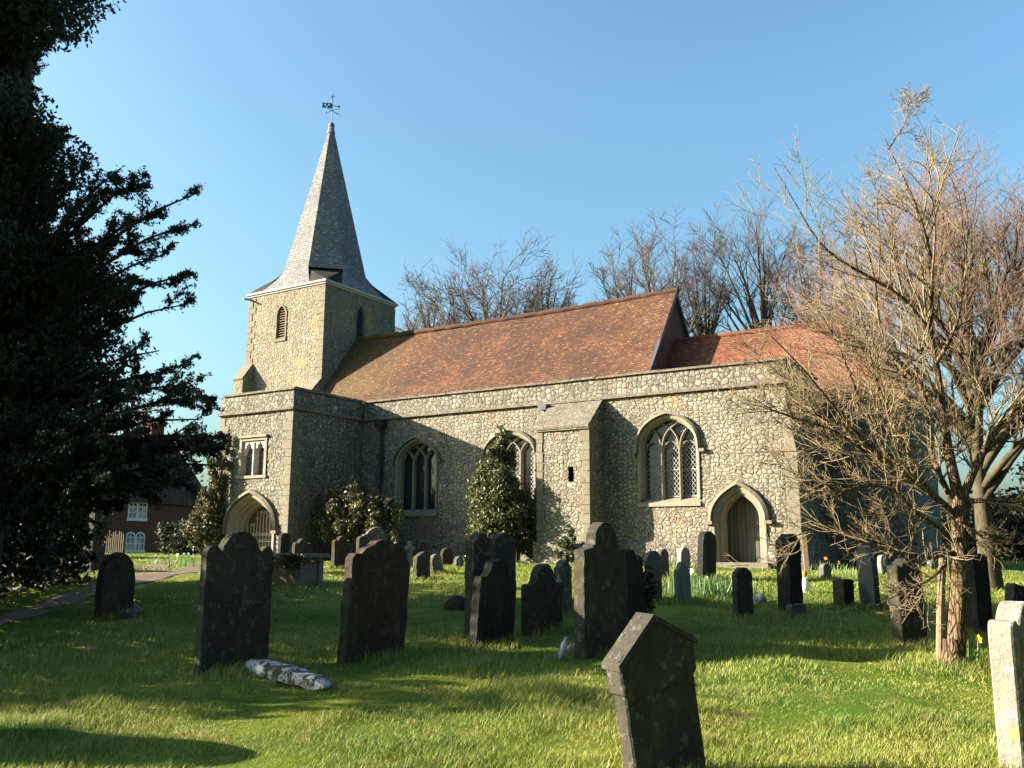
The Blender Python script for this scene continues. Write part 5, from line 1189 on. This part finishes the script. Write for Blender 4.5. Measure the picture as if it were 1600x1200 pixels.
# ivy on the chest tomb and on the black stone behind the tallest one
def tuft(name, P, rad, N, size, mat, label, cat, seed): 
    root = empty(name, P, label, cat); leaves('foliage', blob_points(np.random.RandomState(seed), N, P, rad, .1), size, M[mat], root, seed); return root
tuft('ivy', ct.matrix_world.translation if False else (ct.location.x+.85, ct.location.y-.42, ct.location.z+.50), (.42,.12,.16), 420, .045, 'ivy', 'ivy spilling over the edge of the chest tomb lid', 'ivy', 3)
P = site(1000, 985); tuft('ivy', (P[0], P[1]+.1, P[2]+.45), (.16,.22,.5), 700, .05, 'hedge', 'ivy clinging to the black stone behind the tallest gravestone', 'ivy', 4)

# daffodils and leafy clumps
def daffs(px, py, n, rad, nf, label, seed, mat='daff', hgt=.28):
    P = site(px, py); root = empty('daffodil_clump', P, label, 'flowers', 'daffodil clumps in the grass'); r = np.random.RandomState(seed)
    N = n; b = np.stack([r.normal(0, rad, N), r.normal(0, rad, N), np.zeros(N)], 1)+P; b[:, 2] = hfun(b[:, 0], b[:, 1]); d = np.stack([r.normal(0, .25, N), r.normal(0, .25, N), np.ones(N)], 1)
    g = Grow(seed); L = r.uniform(.7, 1.1, N)*hgt; pts = g.lines(b, d, L, 3, .12); w = np.cross(g.unit(r.normal(0, 1, (N, 3))), np.array([0,0,1.])); w = g.unit(w)[:, None]*np.array([.008,.009,.006,.001])[None, :, None]
    V = np.stack([pts-w, pts+w], 2).reshape(-1, 3); I = (np.arange(N)[:, None]*8+np.arange(3)[None]*2).ravel(); npmesh('leaves', V, np.stack([I, I+1, I+3, I+2], 1), M['daff_leaf'], root, col=np.repeat(r.rand(N), 8))
    mb = MB()
    for i in range(nf):
        x, y = P[0]+r.normal(0, rad), P[1]+r.normal(0, rad); z = float(hfun(x, y)); h = hgt*r.uniform(.8, 1.15); a = r.uniform(0, 2*pi); q = Vector((cos(a), sin(a), .2)).normalized(); c = Vector((x, y, z+h))
        e1 = q.orthogonal().normalized(); e2 = q.cross(e1)
        for k in range(6):
            t0, t1 = k*pi/3, k*pi/3+.8; mb.face([c, c+(e1*cos(t0)+e2*sin(t0))*.035, c+(e1*cos((t0+t1)/2)+e2*sin((t0+t1)/2))*.05, c+(e1*cos(t1)+e2*sin(t1))*.035])
        mb.tube([c, c+q*.03], [.012,.018], 6, cap=False)
    o = mb.build('blooms', M[mat], None, weld=False, off=tuple(P)); o.parent = root; o.location = (0,0,0)
daffs(1198, 884, 60, .22, 14, 'yellow daffodils at the foot of the right jamb of the small door', 1)
daffs(1110, 930, 420, .42, 3, 'large dark leafy clump with a few white flowers beside the neat grey gravestone', 2, 'white_petal', .38)
daffs(1088, 925, 60, .18, 2, 'white flowers just right of the pale ogee gravestone', 3, 'white_petal', .34)
daffs(1512, 1038, 22, .10, 2, 'two yellow flowers at the right foot of the young tree', 4)
daffs(1288, 893, 50, .25, 2, 'green tuft with orange flowers beyond the corner of the aisle', 5, 'orange_petal')
daffs(1348, 898, 70, .5, 0, 'long grass tuft in the sun beyond the corner', 6)
daffs(296, 884, 90, .5, 6, 'pale flowers on the bank left of the porch', 7, 'white_petal', .32)
daffs(1048, 885, 60, .2, 0, 'leafy tuft against the wall under the sunlit window', 8)
daffs(732, 888, 30, .15, 3, 'few pale blooms in front of the holly', 10, 'white_petal')

# ------------------------------------------------------------------ cottage and far things on the left
HX = -60.0
def cottage():
    y0 = at(140, 860, 1)[1]; 
    f = lambda px, py: (lambda d: CAM+d*(HX/d[0]))(ray(px, py))
    A, B = f(140, 866), f(322, 866); ya, yb = A[1], B[1]; ze = f(230, 784)[2]; dep = 7.5; rd = ray(230, 686); zr = (CAM+rd*((HX-dep/2)/rd[0]))[2]
    root = empty('cottage', (HX, (ya+yb)/2, 1.3), 'shaded red brick cottage with big dark roof and white arched windows left of the porch', 'cottage')
    mb = MB()
    def wall(x0, y0, x1, y1, z0, z1): 
        e = Vector((x1-x0, y1-y0, 0)); L = e.length; mb.face([(x0,y0,z0),(x1,y1,z0),(x1,y1,z1),(x0,y0,z1)], [(0,z0),(L,z0),(L,z1),(0,z1)])
    wall(HX, ya, HX, yb, .5, ze); wall(HX, yb, HX-dep, yb, .5, ze); wall(HX-dep, yb, HX-dep, ya, .5, ze); wall(HX-dep, ya, HX, ya, .5, ze)
    mb.build('wall', M['brick'], root, weld=False)
    mb = MB(); hx = HX-dep/2; o_ = .35; hy = 2.2
    e = [(HX+o_, ya-o_, ze-.1), (HX+o_, yb+o_, ze-.1), (HX-dep-o_, yb+o_, ze-.1), (HX-dep-o_, ya-o_, ze-.1)]; r1, r2 = (hx, ya+hy, zr), (hx, yb-.9, zr); s = hypot(dep/2+o_, zr-ze)
    mb.face([e[0], e[1], r2, r1], [(0,0),(yb-ya,0),(yb-ya-hy,s),(hy,s)]); mb.face([e[2], e[3], r1, r2], [(0,0),(yb-ya,0),(yb-ya-hy,s),(hy,s)])
    mb.face([e[1], e[2], r2], [(0,0),(dep,0),(dep/2,s)]); mb.face([e[3], e[0], r1], [(0,0),(dep,0),(dep/2,s)])
    rf = mb.build('roof', M['darktile'], root, weld=False); WLOC[rf.name] = WLOC[root.name]
    mb = MB(); yc = f(290, 690)[1]; mb.box(hx-.5, hx+.5, yc-.8, yc+.4, zr-2, zr+1.1); mb.box(hx-.6, hx+.6, yc-.9, yc+.5, zr+1.101, zr+1.3); mb.build('chimney', M['brick'], rf)
    for (pa, pb, yt_, yb_, arched) in ((198, 228, 784, 812, .25), (194, 224, 831, 862, 1.)):
        a, b = f(pa, yb_), f(pb, yb_); zt_, zb_ = f((pa+pb)/2, yt_)[2], f((pa+pb)/2, yb_)[2]; w = (b[1]-a[1])/4; mb = MB()
        fr = lambda u, v, w_: (HX+w_, u, v)
        for c in (a[1]+w, a[1]+3*w):
            A1 = arch(c, w, zb_, zt_-w*.9*arched-.05, zt_, k=.95); A2 = arch(c, w*.78, zb_+.12, zt_-w*.9*arched-.1, zt_-.13, k=.95)
            mb.loft([[fr(u, z, 0) for u, z in A1], [fr(u, z, .07) for u, z in A1], [fr(u, z, .07) for u, z in A2], [fr(u, z, .03) for u, z in A2]])
            mb.box(HX+.03, HX+.06, c-.03, c+.03, zb_+.1, zt_-.1)
            for q in (.4, .72): mb.box(HX+.031, HX+.061, c-w*.8, c+w*.8, zb_+(zt_-zb_)*q-.03, zb_+(zt_-zb_)*q+.03)
        mb.box(HX, HX+.12, a[1]-.05, b[1]+.05, zb_-.10, zb_+.12)
        wi = mb.build('window', M['white_paint'], root); WLOC[wi.name] = WLOC[root.name]
        mb = MB(); mb.face([(HX+.02, a[1]+.1, zb_), (HX+.02, b[1]-.1, zb_), (HX+.02, b[1]-.1, zt_-.3), (HX+.02, a[1]+.1, zt_-.3)]); mb.build('pane', M['curtain'], wi, weld=False)
cottage()
# sunlit house glimpsed through the yew
def house2():
    P = at(10, 866, 62); x, y = P[0], P[1]; root = empty('brick_house', (x, y, 1.3), 'orange brick house glimpsed in the sun through the lower yew branches', 'house')
    mb = MB()
    def fc(p, L, H0, H1): mb.face(p, [(0,H0),(L,H0),(L,H1),(0,H1)])
    w, d, h = 2.6, 4.5, 4.4
    mbx = [((x-w,y),(x+w,y)),((x+w,y),(x+w,y+d)),((x+w,y+d),(x-w,y+d)),((x-w,y+d),(x-w,y))]
    for (a, b) in mbx: fc([(a[0],a[1],.5),(b[0],b[1],.5),(b[0],b[1],h),(a[0],a[1],h)], hypot(b[0]-a[0], b[1]-a[1]), .5, h)
    mb.build('wall', M['brick'], root, weld=False)
    mb = MB(); mb.face([(x-w-.3,y-.3,h-.2),(x+w+.3,y-.3,h-.2),(x+w+.3,y+d/2,h+2.8),(x-w-.3,y+d/2,h+2.8)], [(0,0),(6,0),(6,4.5),(0,4.5)]); mb.face([(x+w+.3,y+d+.3,h-.2),(x-w-.3,y+d+.3,h-.2),(x-w-.3,y+d/2,h+2.8),(x+w+.3,y+d/2,h+2.8)], [(0,0),(6,0),(6,4.5),(0,4.5)]); mb.build('roof', M['tile'], root, weld=False)
    for s in (-2.0, .6):
        mb = MB(); mb.box(x+s, x+s+1.1, y-.06, y+.02, 2.2, 3.6); wi = mb.build('window', M['white_paint'], root); WLOC[wi.name] = WLOC[root.name]
        mb = MB(); mb.box(x+s+.12, x+s+.98, y-.075, y-.061, 2.32, 3.48); mb.build('pane', M['darkglass'], wi)
house2()
P = at(170, 870, 55); pf = empty('picket_fence', (P[0], P[1], 1.3), 'weathered grey paling fence in front of the brick cottage', 'fence')
A = at(142, 868, 56); B = at(192, 868, 54); mb = MB()
for i in range(17):
    c = A+(B-A)*i/16; mb.box(c[0]-.045, c[0]+.045, c[1]-.07, c[1]+.07, 1.2, 2.55+.12*sin(i*2.3))
mb.build('palings', M['bark_big'], pf); mb = MB(); mb.tube([tuple(A*[1,1,0]+[.09,0,2.1]), tuple(B*[1,1,0]+[.09,0,2.1])], .04, 5); mb.build('rail', M['bark_big'], pf)
def big_shrub(px, t_, blobs, N, size, mat, label, seed, cat='bush', elong=1.6): 
    P = at(px, 868, t_); P[2] = float(hfun(P[0], P[1])); return shrub('shrub', tuple(P), blobs, N, size, mat, label, cat, seed, .1, elong)
big_shrub(285, 50, [(0,0,.9,1.3,1.3,1.0)], 3500, .12, 'hedge', 'rounded dark bush against the foot of the cottage wall', 20)
big_shrub(95, 34, [(0,0,.9,1.0,1.0,1.1),(.9,.3,.8,.9,.9,.9),(-.9,0,.7,.8,.8,.9)], 6000, .10, 'hedge', 'dark rounded shrub beyond the yew, left of the memorial cross', 21)
big_shrub(30, 36, [(0,0,1.2,1.6,1.3,1.5),(-1.5,0,1.2,1.5,1.3,1.6)], 6000, .12, 'hedge', 'dark hedge-like shrub at the left edge under the yew', 22)
big_shrub(1520, 46, [(0,0,1.3,2.6,1.6,1.5),(3.5,-1,1.6,2.8,1.6,1.9)], 9000, .16, 'hedge', 'dark evergreen bushes beyond the churchyard behind the big twiggy tree', 23)
big_shrub(1420, 50, [(0,0,1.0,2.4,1.4,1.1)], 4000, .16, 'hedge', 'low dark bushes at the far end of the lawn beyond the chancel', 24)
big_shrub(1640, 42, [(0,0,1.9,3.0,2,2.3),(2.5,-2,2.2,3,2,2.6)], 9000, .18, 'hedge', 'tall dark evergreen at the far right edge', 25)
b_, h_ = far(110, 640, 62); bare_tree(b_, h_, .8, 41, 'pale bare tree behind the cottage roof, seen through the yew', None, trunk_r=.25, fork=.3, levels=LV_OAK[:4], tw=.03, wig=.15, name='bare_tree')

# ------------------------------------------------------------------ grass
r = np.random.RandomState(2)
def scatter(n, t0, t1, sm=.88):
    t_ = np.sqrt(r.rand(n)*(t1**2-t0**2)+t0**2); s_ = r.uniform(-sm, sm, n)*t_; return np.stack([FH[0]*t_+RH[0]*s_, FH[1]*t_+RH[1]*s_], 1), t_
Bs = []
for n, t0, t1, w0, h0_ in ((195000,4.2,8.5,.0034,.050),(140000,8.5,14,.0055,.052),(100000,14,24,.011,.055),(50000,24,46,.024,.06)):
    xy, t_ = scatter(n, t0, t1); Bs.append((xy, np.full(n, w0), np.full(n, h0_)))
xy = np.concatenate([b[0] for b in Bs]); wd = np.concatenate([b[1] for b in Bs]); hg = np.concatenate([b[2] for b in Bs])
cl = vnoise(xy[:, 0], xy[:, 1], .35, 11); cl2 = vnoise(xy[:, 0], xy[:, 1], 1.1, 12); hg = hg*(.28+1.3*cl*cl+.9*cl2*cl2)*r.uniform(.6, 1.3, len(xy))
ok = ~((xy[:, 0] > -33.3) & (xy[:, 0] < -4.2) & (xy[:, 1] > 25)) & ~((xy[:, 0] > -25.6) & (xy[:, 0] < -22) & (xy[:, 1] > 21.5))
pa = np.array(pp); 
for a, b in zip(pa[:-1], pa[1:]):
    d = b-a; u = np.clip(((xy-a)@d)/(d@d), 0, 1)[:, None]; ok &= (np.linalg.norm(xy-(a+u*d), axis=1) > .50)
xy, wd, hg, cl = xy[ok], wd[ok], hg[ok], cl[ok]
# taller tufts round the feet of stones and of the young tree
ft = []
for o in list(COL.objects):
    if o.get('category') in ('gravestone', 'grave slab', 'fallen stone') and o.name.startswith(('gravestone', 'fallen', 'ledger')):
        n = 700; R_ = .42; q = r.normal(0, 1, (n, 2)); q /= np.linalg.norm(q, axis=1, keepdims=True); ft.append(np.array((o.location.x, o.location.y))+q*R_*r.uniform(.25, 1.1, (n, 1)))
ft.append(np.array(P0[:2])+r.normal(0, .25, (1500, 2))); F_ = np.concatenate(ft)
tf = F_@FH; xy = np.concatenate([xy, F_]); wd = np.concatenate([wd, np.maximum(.004, tf*.0005)]); hg = np.concatenate([hg, r.uniform(.05, .14, len(F_))]); cl = np.concatenate([cl, r.uniform(.2, .7, len(F_))])
N = len(xy); z = hfun(xy[:, 0], xy[:, 1]); B0 = np.stack([xy[:, 0], xy[:, 1], z-.01], 1)
az = r.uniform(0, 2*pi, N); ln = r.uniform(.15, .95, N); dv = np.stack([np.cos(az), np.sin(az), np.zeros(N)], 1); wv = np.stack([-np.sin(az+.6), np.cos(az+.6), np.zeros(N)], 1)*wd[:, None]/2
M1 = B0+np.array([0,0,1.])*hg[:, None]*.6+dv*(hg*ln*.3)[:, None]; M2 = B0+np.array([0,0,1.])*hg[:, None]*1.0+dv*(hg*ln*.95)[:, None]
V = np.stack([B0-wv, B0+wv, M1+wv*.8, M1-wv*.8, M2], 1).reshape(-1, 3); I = np.arange(N)[:, None]*5
T = np.concatenate([I+np.array([[0,1,2]]), I+np.array([[0,2,3]]), I+np.array([[3,2,4]])])
tone = np.clip(r.normal(.5, .25, N)+(cl-.5)*-.3, 0, 1)
gr = npmesh('grass', V, T, M['grass'], smooth=False, col=np.repeat(tone, 5)); tag(gr, 'short uneven churchyard grass', 'grass', kind='stuff')
